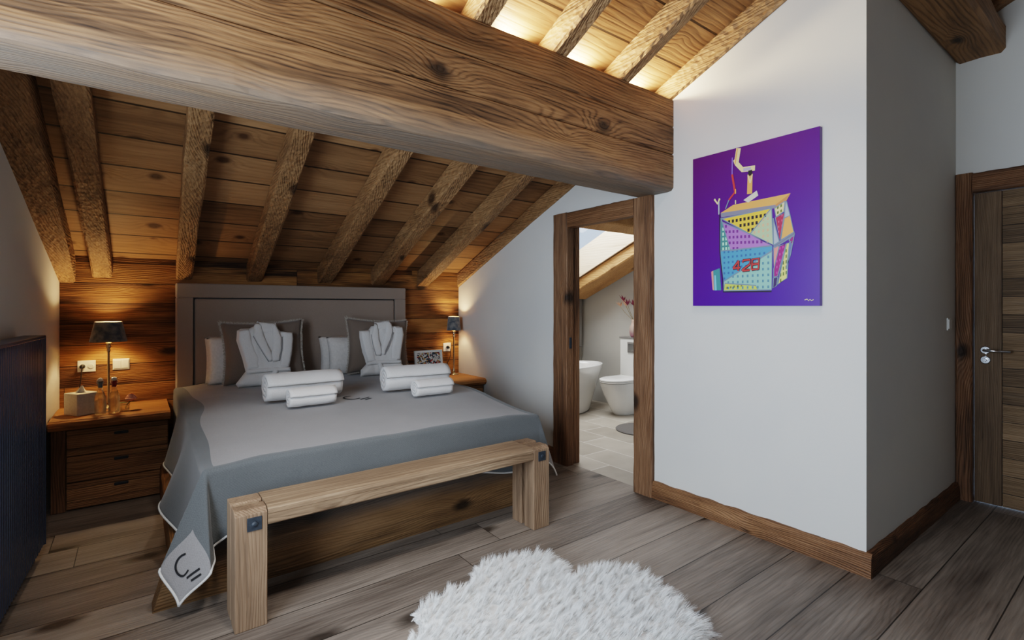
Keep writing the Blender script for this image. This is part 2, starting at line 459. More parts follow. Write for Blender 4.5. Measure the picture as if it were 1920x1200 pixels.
def skewbox(bm, y0, y1, z0f, z1f, t=.3):
    """left wall piece between two y, z limits as functions of y"""
    q = []
    for y in (y0, y1):
        for x in (LX(y)-t, LX(y)):
            q.append([(x, y, z0f(y)), (x, y, z1f(y))])
    a, b, c, d = q
    vs = [bm.verts.new(p) for p in (a[0], b[0], d[0], c[0], a[1], b[1], d[1], c[1])]
    for f in ((3, 2, 1, 0), (4, 5, 6, 7), (0, 1, 5, 4), (1, 2, 6, 5), (2, 3, 7, 6), (3, 0, 4, 7)): bm.faces.new([vs[i] for i in f])
top = lambda y: rc(y)+.02
bm = B()
WY0, WY1, WZ0, WZ1 = .1, 2.25, .35, 2.25
skewbox(bm, WY1, 4.9, lambda y: 0, top); skewbox(bm, YB, WY0, lambda y: 0, top)
skewbox(bm, WY0, WY1, lambda y: 0, lambda y: WZ0); skewbox(bm, WY0, WY1, lambda y: WZ1, top)
obj('wall_left', bm, M_wall, kind='structure')
# window frame in the left wall (beside the camera, out of frame; the daylight comes through it)
win = tag(empty('window_1', (LX(1.2)-.18, 1.2, 0)), kind='structure')
bm = B()
for y0, y1, z0, z1 in ((WY0, WY0+.07, WZ0, WZ1), (WY1-.07, WY1, WZ0, WZ1), (WY0, WY1, WZ0, WZ0+.07), (WY0, WY1, WZ1-.07, WZ1)):
    box(bm, (-.03, y0-1.2, z0), (.03, y1-1.2, z1), .005)
obj('window_frame', bm, MW['frame'], win)

DW = (2.24, 3.02)                         # rough opening behind the bathroom door trims
bm = B()
prism(bm, [(DW[1], 0), (4.9, 0), (4.9, top(4.9)), (DW[1], top(DW[1]))], 'X', 2.82, 2.94)
prism(bm, [(.9, 0), (DW[0], 0), (DW[0], top(DW[0])), (.9, top(.9))], 'X', 2.82, 2.94)
prism(bm, [(DW[0], 1.99), (DW[1], 1.99), (DW[1], top(DW[1])), (DW[0], top(DW[0]))], 'X', 2.82, 2.94)
obj('wall_right', bm, M_wall, kind='structure')
bm = B(); prism(bm, [(.9, 0), (1.02, 0), (1.02, top(1.02)), (.9, top(.9))], 'X', 2.94, 4.6)
obj('wall_front', bm, M_wall, kind='structure')
EX = 4.45
D2 = (-.02, .81)
bm = B()
prism(bm, [(D2[1]+.04, 0), (.9, 0), (.9, top(.9)), (D2[1]+.04, top(D2[1]+.04))], 'X', EX, EX+.15)
prism(bm, [(YB, 0), (D2[0]-.04, 0), (D2[0]-.04, top(D2[0])), (YB, top(YB))], 'X', EX, EX+.15)
prism(bm, [(D2[0]-.04, 2.08), (D2[1]+.04, 2.08), (D2[1]+.04, top(D2[1]+.04)), (D2[0]-.04, top(D2[0]))], 'X', EX, EX+.15)
obj('wall_end', bm, M_wall, kind='structure')
bm = B(); box(bm, (-1.3, YB-.15, 0), (4.6, YB, 4.4)); obj('wall_rear', bm, plaster('grey_plaster', lin(132, 131, 132), lin(124, 124, 126)), kind='structure')
bm = B(); prism(bm, [(1.02, 0), (5.3, 0), (5.3, top(5.3)), (1.02, top(1.02))], 'X', 5.06, 5.3)
obj('wall_bathroom_side', bm, M_bath, kind='structure')
bm = B(); box(bm, (2.94, 5.08, 0), (5.06, 5.3, 1.6))
obj('wall_bathroom_back', bm, M_bath, kind='structure')
bm = B(); box(bm, (2.96, 4.99, .735), (4.98, 5.08, 1.42), .004)
obj('trim_1', bm, M_greyst, kind='structure')

# skirting boards with waney edges
def skirt(name, p0, p1, h, t, nrm, mat):
    bm = B(); n = 40; rows = []
    p0, p1, nrm = Vector(p0), Vector(p1), Vector(nrm)
    for i in range(n+1):
        p = p0.lerp(p1, i/n); s = i*.35
        hh = h+.006*nz(s, 3, p0.x); tt = t+.003*nz(s, 8, 1)
        prof = [(0, 0), (tt+.003*nz(s, 5), 0), (tt+.004*nz(s*1.3, 12), hh*.35), (tt*.9+.003*nz(s, 15), hh*.8), (tt*.55, hh), (0, hh)]
        rows.append([bm.verts.new(p+nrm*a+Vector((0, 0, b))) for a, b in prof])
    for a, b in zip(rows, rows[1:]):
        for k in range(6): bm.faces.new((a[k], a[(k+1) % 6], b[(k+1) % 6], b[k]))
    bm.faces.new(rows[0]); bm.faces.new(rows[-1][::-1])
    return obj(name, bm, mat, kind='structure')
skirt('baseboard_right', (2.82, .872, 0), (2.82, 2.135, 0), .112, .028, (-1, 0, 0), MW['skirt'])
skirt('baseboard_alcove', (2.82, 3.137, 0), (2.82, 4.2, 0), .112, .028, (-1, 0, 0), MW['skirt'])
skirt('baseboard_front', (2.82, .9, 0), (4.425, .9, 0), .112, .028, (0, -1, 0), MW['skirtx'])

# ------------------------------------------------------------------ timbers of the roof
bm = B()
for z0, z1, sd in ((2.296, 2.472, 2), (2.475, 2.655, 3)):
    hewn(bm, [(-1.1, 1.984, z0), (-1.1, 2.28, z0), (-1.1, 2.28, z1), (-1.1, 1.984, z1)], [(2.825, 1.984, z0), (2.825, 2.28, z0), (2.825, 2.28, z1), (2.825, 1.984, z1)], 60, .003, .007, sd)
# lower board with a worn rounded front edge
rows = []
for i in range(81):
    t = i/80; x = -1.1+3.925*t; j = lambda s: .012*nz(t*16, s)+.005*nz(t*50, s+3)
    prof = [(1.991, 2.293), (1.984, 2.287), (1.984+.003*nz(t*20, 1), 2.2), (1.984+.25*j(2), 2.13+.4*j(4)), (1.985+.4*j(2), 2.078+j(3)*.4), (2.0+.5*j(5), 2.06+.25*j(6)), (2.03, 2.055), (2.22, 2.056), (2.26+j(7)*.5, 2.058), (2.282+.4*j(8), 2.075+j(9)*.5), (2.28, 2.2), (2.28, 2.2935)]
    rows.append([bm.verts.new((x, a, b)) for a, b in prof])
for a, b in zip(rows, rows[1:]):
    for k in range(len(a)): bm.faces.new((a[k], a[(k+1) % len(a)], b[(k+1) % len(a)], b[k]))
bm.faces.new(rows[0]); bm.faces.new(rows[-1][::-1])
tag(obj('roof_beam', bm, MW['beam']), 'huge old knotted wooden beam of stacked boards spanning above the bed', 'beam')

RA = [((-.56, -.345), (-.63, -.375), 'rough rafter set against the left white wall, first of the row'),
      ((-.25, -.14), (-.315, -.18), 'rough rafter above the left lamp, second from the left wall'),
      ((.25, .36), (.18, .295), 'rough rafter meeting the left end of the grey headboard'),
      ((.745, .868), (.67, .79), 'rough rafter running down above the left folded bathrobe'),
      ((1.325, 1.455), (1.274, 1.39), 'rough rafter coming down between the two taupe cushions'),
      ((1.83, 1.97), (1.775, 1.878), 'rough rafter meeting the right end of the grey headboard'),
      ((2.32, 2.46), (2.30, 2.392), 'rough rafter ending right of the headboard, next to the wall rafter'),
      ((2.803, 2.87), (2.803, 2.87), 'rafter half buried in the white wall above the bathroom doorway')]
def rafter(l, r, lab, y0, y1, mat='rafter', seed=0, n=40, name='rafter', dz=0.155):
    def quad(y):
        t = (4.72-y)/2.72
        a = l[0]+(r[0]-l[0])*t; b = l[1]+(r[1]-l[1])*t
        o = -.043 if lab.startswith('rough rafter set') else 0
        return [(a, y, rb(y)+o), (b, y, rb(y)+o), (b, y, rb(y)+dz), (a, y, rb(y)+dz)]
    bm = B()
    hewn(bm, quad(y0), quad(y1), n, .009, .012, seed)
    return tag(obj(name, bm, MW[mat]), lab, 'rafter', 'sloping rafters over the bedroom')
for k, (l, r, lab) in enumerate(RA): rafter(l, r, lab, YB, 4.735, seed=k*3.3)
rafter((4.36, 4.46), (4.36, 4.46), 'short visible end of rafter in the top right corner above the purlin', YB, .9, seed=50)
bm = B(); hewn(bm, [(-.6, .655, 2.935), (-.6, .897, 2.935), (-.6, .897, 3.115), (-.6, .655, 3.115)], [(4.46, .655, 2.935), (4.46, .897, 2.935), (4.46, .897, 3.115), (4.46, .655, 3.115)], 60, .008, .02, 77)
MW['purlin'] = wood('purlin_wood', [(74, 52, 32), (140, 104, 68), (172, 132, 90)], 'X', 'Y', ring=9, ringmix=.35, fib=.35, blotch=.5, knots=1.2, bump=.8, kcol=(28, 22, 18), kx=1.6, ky=3.0, kden=0.5)
tag(obj('purlin', bm, MW['purlin']), 'dark cracked timber against the grey return wall, top right corner', 'beam')
# bathroom timbers
def rafq(x0, x1, y0, y1, z0, z1):
    return [[(x0, y, rb(y)+z0), (x1, y, rb(y)+z0), (x1, y, rb(y)+z1), (x0, y, rb(y)+z1)] for y in (y0, y1)]
bm = B(); hewn(bm, *rafq(4.64, 5.058, 1.1, 4.985, 0, .155), 40, .006, .012, 91)
tag(obj('rafter', bm, MW['bathraft']), 'broad sunlit rafter above the toilet, seen through the bathroom doorway', 'rafter')
bm = B(); hewn(bm, [(2.95, 3.30, rb(3.3)), (2.95, 3.44, rb(3.44)), (2.95, 3.44, rb(3.44)+.15), (2.95, 3.30, rb(3.3)+.15)], [(4.63, 3.30, rb(3.3)), (4.63, 3.44, rb(3.44)), (4.63, 3.44, rb(3.44)+.15), (4.63, 3.30, rb(3.3)+.15)], 20, .004, .01, 95)
tag(obj('header_beam', bm, MW['bathraft']), 'short cross timber at the upper edge of the bathroom skylight', 'beam')
# skylight: lined shaft through the roof, open to the sky, glazed
sk = tag(empty('window_2', (3.99, 4.1, rc(4.1))), kind='structure')
bm = B(); D = .34; TH = .025
def shaft(bm, x0, x1, y0, y1):
    prism(bm, [(y0, rc(y0)-.01), (y1, rc(y1)-.01), (y1, rc(y1)+D), (y0, rc(y0)+D)], 'X', x0, x1)
shaft(bm, SKX0+.001, SKX0+TH, SKY0, SKY1); shaft(bm, SKX1-TH, SKX1-.001, SKY0, SKY1)
shaft(bm, SKX0+TH, SKX1-TH, SKY0+.001, SKY0+TH); shaft(bm, SKX0+TH, SKX1-TH, SKY1-TH, SKY1-.001)
obj('skylight_lining', bm, MW['reveal'], sk, world=True)
bm = B()
prism(bm, [(SKY0, rc(SKY0)+D), (SKY1, rc(SKY1)+D), (SKY1, rc(SKY1)+D+.008), (SKY0, rc(SKY0)+D+.008)], 'X', SKX0, SKX1)
obj('pane', bm, glass('skylight_glass', (1, 1, 1, 1), .97), sk, world=True)

# ------------------------------------------------------------------ doors
def roughpost(bm, lo, hi, ax, seed, jit=.004, n=30):
    x0, y0, z0 = lo; x1, y1, z1 = hi
    if ax == 'Z': hewn(bm, [(x0, y0, z0), (x1, y0, z0), (x1, y1, z0), (x0, y1, z0)], [(x0, y0, z1), (x1, y0, z1), (x1, y1, z1), (x0, y1, z1)], n, jit, .007, seed)
    else: hewn(bm, [(x0, y0, z0), (x1, y0, z0), (x1, y0, z1), (x0, y0, z1)], [(x0, y1, z0), (x1, y1, z0), (x1, y1, z1), (x0, y1, z1)], n, jit, .007, seed)
d1 = tag(empty('door_1', (2.8, 2.63, 0)), kind='structure')
bm = B(); roughpost(bm, (2.788, 2.968, 0), (2.868, 3.137, 2.06), 'Z', 5); obj('door_post', bm, MW['frame'], d1, world=True)
bm = B(); roughpost(bm, (2.788, 2.135, 0), (2.868, 2.293, 2.055), 'Z', 9); obj('door_post', bm, MW['frame'], d1, world=True)
bm = B(); roughpost(bm, (2.79, 2.293, 1.937), (2.868, 2.968, 2.058), 'Y', 12); obj('door_head', bm, MW['frameh'], d1, world=True)
bm = B(); box(bm, (2.87, 2.985, 0), (2.95, 3.02, 1.97), .003); box(bm, (2.87, 2.245, 0), (2.95, 2.28, 1.97), .003); box(bm, (2.87, 2.28, 1.955), (2.95, 2.985, 1.985), .003)
obj('door_lining', bm, MW['frame'], d1, world=True)
bm = B(); box(bm, (2.815, 2.964, .955), (2.84, 2.969, 1.045), .002); obj('latch_plate', bm, M_iron, d1, world=True)

d2 = tag(empty('door_2', (EX, .4, 0)), kind='structure')
bm = B(); roughpost(bm, (EX-.03, .812, 0), (EX+.02, .898, 2.185), 'Z', 15, .003); obj('door_post', bm, MW['frame'], d2, world=True)
bm = B(); roughpost(bm, (EX-.03, -.11, 0), (EX+.02, -.022, 2.185), 'Z', 18, .003); obj('door_post', bm, MW['frame'], d2, world=True)
bm = B(); roughpost(bm, (EX-.028, -.022, 2.05), (EX+.02, .812, 2.18), 'Y', 21, .003); obj('door_head', bm, MW['frameh'], d2, world=True)
bm = B(); box(bm, (EX, .812, 0), (EX+.1, .85, 2.08)); box(bm, (EX, -.06, 0), (EX+.1, -.022, 2.08)); box(bm, (EX, -.06, 2.05), (EX+.1, .85, 2.08)); obj('door_lining', bm, MW['frame'], d2, world=True)
leaf = empty('door_leaf', (0, 0, 0)); leaf.parent = d2
bm = B(); box(bm, (EX+.005, .675, .008), (EX+.045, .806, 2.045), .003); obj('stile', bm, MW['doorv'], leaf, world=True)
bm = B(); box(bm, (EX+.005, -.016, .008), (EX+.045, .115, 2.045), .003); obj('stile', bm, MW['doorv'], leaf, world=True)
bm = B(); box(bm, (EX+.01, .117, .008), (EX+.042, .673, 2.045), .002); obj('board_panel', bm, MW['doorh'], leaf, world=True)
hd = empty('door_handle', (0, 0, 0)); hd.parent = d2
def xdisc(bm, x0, x1, y, z, r):
    t = B(); lathe(t, [(0, 0), (r, 0), (r, (x1-x0)*.7), (r*.85, x1-x0), (0, x1-x0)], 28)
    bmesh.ops.rotate(t, verts=t.verts, cent=(0, 0, 0), matrix=Matrix.Rotation(-PI/2, 3, 'Y'))
    bmesh.ops.translate(t, verts=t.verts, vec=(x1, y, z)); merge(bm, t)
bm = B(); xdisc(bm, EX-.007, EX+.005, .752, 1.012, .026); obj('rosette', bm, M_chrome, hd, world=True, smooth_=False)
bm = B(); tube(bm, [(EX-.004, .752, 1.012), (EX-.04, .752, 1.012), (EX-.052, .745, 1.012), (EX-.055, .73, 1.012), (EX-.055, .625, 1.011)], .009, 14); obj('lever', bm, M_chrome, hd, world=True, smooth_=True)
bm = B(); xdisc(bm, EX-.007, EX+.005, .752, .948, .026); xdisc(bm, EX-.03, EX-.006, .752, .948, .011); obj('lock_turn', bm, M_chrome, hd, world=True)

# ------------------------------------------------------------------ painting of a ski lift cabin
PXF = 2.82-.03
def pt(s, t, lay): return (PXF-.0006*lay-SK[0], 1.822-.728*s, 1.302+.918*t)
pal = [None]; names = {}; SK = [0.]
def pm(name, c, r=.5):
    if name not in names: names[name] = len(pal); pal.append(plain('paint_'+name, lin(*c), r))
    return names[name]
g = G('paint_violet'); s_ = g.sep(g.tc.outputs['Object'])
tt = g.math('ADD', g.map(s_[2], -.45, .45, 0., .75), g.map(s_[1], -.36, .36, -.15, .25))
g.set(color=g.ramp(tt, [(0., lin(72, 28, 150)), (.5, lin(82, 26, 128)), (1., lin(88, 26, 96))]), rough=.35, spec=.4); pal[0] = g.m
pbm = B()
PC = Vector((PXF, 1.458, 1.761))
box(pbm, (PXF, 1.094, 1.302), (2.819, 1.822, 2.22), .0008)
def poly(pts, lay, mi):
    f = pbm.faces.new([pbm.verts.new(pt(a, b, lay)) for a, b in pts]); f.material_index = mi
def pin(p, pts):
    c = False; j = len(pts)-1
    for i in range(len(pts)):
        if (pts[i][1] > p[1]) != (pts[j][1] > p[1]) and p[0] < (pts[j][0]-pts[i][0])*(p[1]-pts[i][1])/(pts[j][1]-pts[i][1])+pts[i][0]: c = not c
        j = i
    return c
def dots(pts, lay, mi, dx, dy, w, h, shear=-.1, alt=None):
    xs = [p[0] for p in pts]; ys = [p[1] for p in pts]; i = 0; y = min(ys)+dy*.5
    while y < max(ys):
        x = min(xs)-dx+(i % 2)*dx*.5*(1 if alt else 0); k = 0
        while x < max(xs)+dx:
            yy = y+(x-min(xs))*shear
            q = [(x-w/2, yy-h/2), (x+w/2, yy-h/2+w*shear), (x+w/2, yy+h/2+w*shear), (x-w/2, yy+h/2)]
            if pin((x, yy), pts) and sum(pin(p, pts) for p in q) >= 3: poly(q, lay, alt[(i*3+k) % len(alt)] if alt else mi)
            x += dx; k += 1
        y += dy; i += 1
SH = [('orange', (226, 160, 84), [(0.257, 0.603), (0.363, 0.642), (0.805, 0.654), (0.696, 0.601)]),
('greyband', (122, 122, 140), [(0.257, 0.603), (0.696, 0.601), (0.701, 0.581), (0.261, 0.574)]),
('ochre', (196, 128, 70), [(0.696, 0.601), (0.805, 0.654), (0.775, 0.614), (0.701, 0.581)]),
('yellow', (232, 190, 62), [(0.266, 0.565), (0.668, 0.585), (0.503, 0.444)]),
('pale', (172, 192, 150), [(0.668, 0.585), (0.679, 0.364), (0.503, 0.448)]),
('lilac', (164, 112, 190), [(0.271, 0.542), (0.503, 0.444), (0.668, 0.361), (0.342, 0.352)]),
('green', (64, 124, 124), [(0.26, 0.57), (0.271, 0.542), (0.342, 0.352), (0.253, 0.356)]),
('blue', (76, 146, 190), [(0.253, 0.356), (0.674, 0.358), (0.672, 0.33), (0.284, 0.158)]),
('teal', (140, 190, 176), [(0.672, 0.327), (0.668, 0.096), (0.283, 0.097), (0.284, 0.158)]),
('lime', (196, 208, 84), [(0.283, 0.097), (0.295, 0.145), (0.548, 0.125), (0.563, 0.096)]),
('cream', (226, 206, 150), [(0.69, 0.58), (0.764, 0.613), (0.757, 0.553), (0.701, 0.528)]),
('crimson', (168, 34, 70), [(0.696, 0.525), (0.764, 0.545), (0.728, 0.387)]),
('mist', (168, 176, 190), [(0.68, 0.522), (0.724, 0.381), (0.683, 0.362)]),
('mist', (168, 176, 190), [(0.768, 0.61), (0.777, 0.608), (0.802, 0.525), (0.76, 0.514)]),
('orange', (226, 160, 84), [(0.76, 0.514), (0.802, 0.525), (0.827, 0.426), (0.736, 0.389)]),
('slate', (110, 110, 134), [(0.685, 0.359), (0.832, 0.427), (0.832, 0.408), (0.69, 0.346)]),
('pink', (220, 140, 130), [(0.683, 0.35), (0.724, 0.352), (0.685, 0.223)]),
('magenta', (146, 22, 112), [(0.725, 0.353), (0.775, 0.363), (0.714, 0.176), (0.685, 0.171), (0.685, 0.218)]),
('yelgreen', (216, 212, 120), [(0.776, 0.363), (0.798, 0.366), (0.78, 0.162), (0.714, 0.126)]),
('slateblue', (96, 108, 166), [(0.798, 0.369), (0.823, 0.376), (0.805, 0.297), (0.777, 0.214)]),
('magenta', (146, 22, 112), [(0.795, 0.383), (0.834, 0.417), (0.819, 0.353)]),
('deep', (52, 24, 84), [(0.683, 0.166), (0.714, 0.17), (0.707, 0.121), (0.679, 0.105)]),
('teal2', (60, 132, 138), [(0.183, 0.229), (0.249, 0.245), (0.261, 0.101), (0.192, 0.102)]),
('sky', (120, 190, 220), [(0.2, 0.2), (0.214, 0.2), (0.222, 0.102), (0.204, 0.102)]),
('pink', (220, 140, 150), [(0.173, 0.225), (0.19, 0.23), (0.198, 0.102), (0.185, 0.106)]),
('bone', (206, 200, 186), [(0.449, 0.661), (0.555, 0.706), (0.567, 0.674), (0.488, 0.641)])]
for k_, (n_, c_, p_) in enumerate(SH): poly(p_, 1+k_*.04, pm(n_, c_))
polyof = lambda i: SH[i][2]
ink = pm('ink', (26, 16, 24)); 
dots(polyof(3), 2, ink, .032, .037, .018, .02, .03)
dots(polyof(5), 2, pm('plum', (110, 44, 130)), .032, .036, .016, .018, -.05)
dots(polyof(7), 2, pm('bluedark', (54, 100, 160)), .036, .034, .014, .014, .02)
dots(polyof(8), 2, pm('tealdark', (84, 130, 150)), .04, .036, .014, .016, .0)
dots(polyof(6), 2, pm('minty', (170, 220, 190)), .026, .032, .015, .02, .0)
dots(polyof(4), 2, pm('peach', (206, 170, 130)), .034, .034, .014, .016, .05)
dots(polyof(9), 2, pm('olive', (120, 120, 60)), .03, .032, .014, .014, .1)
dots(polyof(10), 2, pm('leafy', (96, 112, 40)), .024, .03, .013, .016, .3)
dots(polyof(18), 2, pm('leafy', (96, 112, 40)), .02, .032, .01, .02, .3)
dots(polyof(11), 2, pm('rosy', (206, 90, 120)), .024, .03, .008, .012, .2)
dots(polyof(17), 2, pm('orchid', (190, 70, 160)), .022, .034, .008, .014, .3)
def stroke(pts, w, c, lay=3):
    for q in ribbon(pts, w): SK[0] += .00002; poly([tuple(v) for v in q], lay, c)
cr = pm('cream', (226, 206, 150)); org = pm('orange', (226, 160, 84)); red = pm('red', (190, 52, 48)); grl = pm('greyblue', (110, 130, 150))
for n_, c_, p_ in SH[3:22]:
    stroke(p_+[p_[0]], .007, grl, 2.5)
stroke([(0.38, 0.93), (0.395, 0.90), (0.442, 0.853), (0.543, 0.846)], .032, cr)
stroke([(0.411, 0.993), (0.391, 0.9)], .038, cr); stroke([(0.401, 0.993), (0.383, 0.9)], .01, org, 4); stroke([(.45, .85), (.51, .848)], .02, pm('lilacgrey', (170, 160, 190)), 4)
stroke([(0.505, 0.815), (0.5, 0.693)], .04, org); stroke([(0.505, 0.84), (0.505, 0.805)], .03, ink); stroke([(.488, .81), (.505, .76)], .01, cr, 4); stroke([(.522, .81), (.505, .76)], .01, cr, 4)
stroke([(0.359, 0.944), (0.357, 0.837)], .009, pm('violetline', (130, 100, 200))); stroke([(0.357, 0.837), (0.382, 0.721)], .016, red); stroke([(0.382, 0.721), (0.33, 0.678)], .012, red); stroke([(0.33, 0.678), (0.301, 0.624)], .008, grl)
stroke([(0.203, 0.7), (0.231, 0.667), (0.251, 0.698)], .014, cr); stroke([(0.243, 0.68), (0.243, 0.595)], .011, pm('mist', (168, 176, 190))); stroke([(0.386, 0.67), (0.386, 0.645)], .009, cr); stroke([(0.386, 0.74), (0.386, 0.71)], .009, org)
stroke([(0.902, 0.033), (0.919, 0.038), (0.929, 0.028), (0.938, 0.036), (0.948, 0.029), (0.962, 0.035)], .004, cr)
stroke([(.25, .605), (.25, .36), (.282, .09), (.668, .086)], .008, ink, .6)
DG = {'4': [[(.72, 0), (.72, 1)], [(.72, 1), (.05, .33)], [(.0, .3), (1., .3)]],
      '2': [[(.05, .78), (.05, 1), (.95, 1), (.95, .55)], [(.95, .55), (.05, .1)], [(.05, .0), (.98, .0)], [(.05, .0), (.05, .14)]],
      '8': [[(.08, 0), (.92, 0), (.92, 1), (.08, 1), (.08, 0)], [(.08, .5), (.92, .5)]]}
for d_, ox, oy in (('4', .363, .218), ('2', .441, .219), ('8', .513, .222)):
    for w_, c_, l_ in ((.0185, ink, 5), (.0105, red, 6)):
        for st in DG[d_]:
            q = [(ox+a*.063+b*.005, oy+b*.064+a*.003) for a, b in st]
            stroke(q, w_, c_, l_)
bmesh.ops.translate(pbm, verts=pbm.verts, vec=-PC)
po = obj('painting', pbm, pal); po.location = PC
tag(po, 'violet canvas painting of a colourful ski lift cabin numbered 428 on white wall', 'painting')

# ------------------------------------------------------------------ radiator, switch, sockets
ra = thing('radiator', 'tall dark navy ribbed radiator on the left white wall', 'radiator', (LX(2.6), 2.6, .06), (0, 0, -math.atan(.053)))
# local x out of the wall, local y along it
bm = B(); ry0, ry1 = -.75, .945
k = ry0
while k < ry1-.001:
    prism(bm, [(.055, k+.002), (.10, k+.002), (.115, k+.009), (.115, k+.024), (.10, k+.031), (.055, k+.031)], 'Z', .012, 1.075)
    k += .033
obj('rib_panel', bm, M_navy, ra)
bm = B(); box(bm, (.03, ry0, 0), (.06, ry1, 1.085), .004); obj('back_panel', bm, M_navy, ra)
bm = B(); box(bm, (.03, ry0-.004, 1.073), (.118, ry1+.004, 1.09), .004); box(bm, (.03, ry1, 0), (.118, ry1+.006, 1.085), .003); box(bm, (.03, ry0-.006, 0), (.118, ry0, 1.085), .003); obj('casing', bm, M_navy, ra)
for yy in (-.4, .4):
    bm = B(); box(bm, (0, yy, .3), (.03, yy+.05, .9)); obj('wall_bracket', bm, M_iron, ra)

def plate(loc, rotz, w, h, name, label, cat, kind='socket', cells=2):
    t = thing(name, label, cat, loc, (0, 0, rotz))
    bm = B(); box(bm, (-w/2, -.008, -h/2), (w/2, 0, h/2), .002); obj('cover_plate', bm, M_white, t)
    if kind == 'socket':
        for i in range(cells):
            cx = (i-(cells-1)/2)*w/cells
            bm = B(); 
            tt = B(); lathe(tt, [(.0, 0), (.017, 0), (.019, .003), (.014, .0045), (0, .0045)], 24); bmesh.ops.rotate(tt, verts=tt.verts, cent=(0, 0, 0), matrix=Matrix.Rotation(PI/2, 3, 'X')); bmesh.ops.translate(tt, verts=tt.verts, vec=(cx, -.008, 0)); merge(bm, tt)
            so = obj('socket_insert', bm, M_white, t)
            bm = B()
            for dx in (-.006, .006): box(bm, (cx+dx-.0018, -.0135, -.002), (cx+dx+.0018, -.012, .002))
            obj('pin_hole', bm, M_dark, so)
    else:
        for i in range(cells):
            cx = (i-(cells-1)/2)*w/cells*.9
            bm = B(); box(bm, (cx-w/cells*.42, -.013, -h*.38), (cx+w/cells*.42, -.006, h*.38), .002); obj('rocker', bm, M_white, t)
    return t
plate((-.284, 4.72, .868), 0, .1, .082, 'wall_socket', 'white double socket on wood wall with black lamp plug, beside left lamp', 'socket')
plate((-.088, 4.72, .87), 0, .098, .082, 'light_switch', 'white switch plate on the wood wall right of the left lamp', 'switch', 'switch')
plate((2.673, 4.72, .86), 0, .09, .09, 'wall_socket', 'white single socket on wood wall with black plug, behind right lamp', 'socket', cells=1)
plate((4.263, .9, 1.182), 0, .08, .08, 'light_switch', 'white switch on the grey return wall beside the right door', 'switch', 'switch', 1)

# ------------------------------------------------------------------ nightstands
def nightstand(x0, x1, label, zt=.58):
    c = ((x0+x1)/2, 4.45, 0)
    t = thing('nightstand', label, 'nightstand', c, (0, 0, 0), 'built-in nightstands beside the bed')
    bm = B(); box(bm, (x0, 4.235, .0), (x1, 4.72, zt-.06), .002); obj('carcass', bm, MW['stand'], t, world=True)
    bm = B(); box(bm, (x0, 4.205, .0), (x0+.07, 4.235, zt-.062), .004); obj('side_post', bm, MW['frame'], t, world=True)
    for i in range(3):
        z0 = .012+i*(zt-.075)/3; z1 = z0+(zt-.075)/3-.006
        bm = B(); box(bm, (x0+.075, 4.208, z0), (x1-.004, 4.235, z1), .003); d = obj('drawer', bm, MW['stand'], t, world=True)
        bm = B(); box(bm, (x0+.31, 4.2, z1-.055), (x0+.385, 4.214, z1-.037), .004); obj('handle', bm, M_iron, d, world=True)
    # live-edge top
    bm = B(); rows = []; n = 30
    for i in range(n+1):
        x = x0-.01+(x1-x0+.02)*i/n; j = .012*nz(x*6, 1)+.006*nz(x*19, 4); j2 = .006*nz(x*11, 9)
        prof = [(4.72, zt-.055), (4.185+j, zt-.06), (4.165+j2, zt-.035), (4.172+j, zt-.012), (4.19+j, zt), (4.45, zt+.001*nz(x*8)), (4.72, zt)]
        rows.append([bm.verts.new((x, a, b)) for a, b in prof])
    for a, b in zip(rows, rows[1:]):
        for k in range(7): bm.faces.new((a[k], a[(k+1) % 7], b[(k+1) % 7], b[k]))
    bm.faces.new(rows[0]); bm.faces.new(rows[-1][::-1])
    obj('slab_top', bm, MW['slab'], t, world=True)
    return t
nightstand(-.425, .18, 'rustic wooden nightstand with three drawers below the left lamp')
nightstand(2.2, 2.805, 'rustic wooden nightstand with only its slab top seen beyond the bed', .575)

# ------------------------------------------------------------------ bed
X0, X1, Y0, Y1 = .25, 2.13, 2.57, 4.6
bed = thing('bed', 'wide bed with log footboard and grey upholstered headboard', 'bed', (1.19, 3.6, 0))
# log foot board: rounded top, ends cut slanting
bm = B(); rows = []
for i in range(41):
    t = i/40; j = .008*nz(t*9, 2)
    prof = [(2.70, .0), (2.6, .0), (2.592+j, .03), (2.592+j, .13), (2.600+j, .17), (2.615, .23), (2.64, .275+j), (2.70, .285)]
    rows.append([bm.verts.new((.055+.14*(z/.285)*.6+(2.26-.055-.14*(z/.285)*1.2)*t, y, z)) for y, z in prof])
for a, b in zip(rows, rows[1:]):
    for k in range(8): bm.faces.new((a[k], a[(k+1) % 8], b[(k+1) % 8], b[k]))
bm.faces.new(rows[0]); bm.faces.new(rows[-1][::-1])
obj('foot_board', bm, MW['log'], bed, world=True)
for sx in (0, 1):
    bm = B(); xa = .13 if sx == 0 else 2.15
    hewn(bm, [(xa, 2.7, 0), (xa+.1, 2.7, 0), (xa+.1, 2.7, .21), (xa, 2.7, .21)], [(xa, 4.2, 0), (xa+.1, 4.2, 0), (xa+.1, 4.2, .21), (xa, 4.2, .21)], 20, .004, .01, 31+sx)
    o = obj('side_rail', bm, wood('rail_wood%d' % sx, [(70, 44, 22), (130, 92, 54), (160, 118, 72)], 'Y', 'Z', ring=12, knots=.7), bed, world=True)
bm = B(); box(bm, (.3, 2.66, .288), (2.08, 4.58, .575), .05, 4); obj('mattress', bm, M_matt, bed, world=True, smooth_=True)
hb = empty('headboard', (0, 0, 0)); hb.parent = bed
HX0, HX1, HZ = .246, 2.142, 1.478
bm = B()
b_ = .112
for lo, hi in (((HX0, 4.6, HZ-b_), (HX1, 4.715, HZ)), ((HX0, 4.6, .2), (HX0+b_, 4.715, HZ-b_+.002)), ((HX1-b_, 4.6, .2), (HX1, 4.715, HZ-b_+.002))): box(bm, lo, hi, .01, 3)
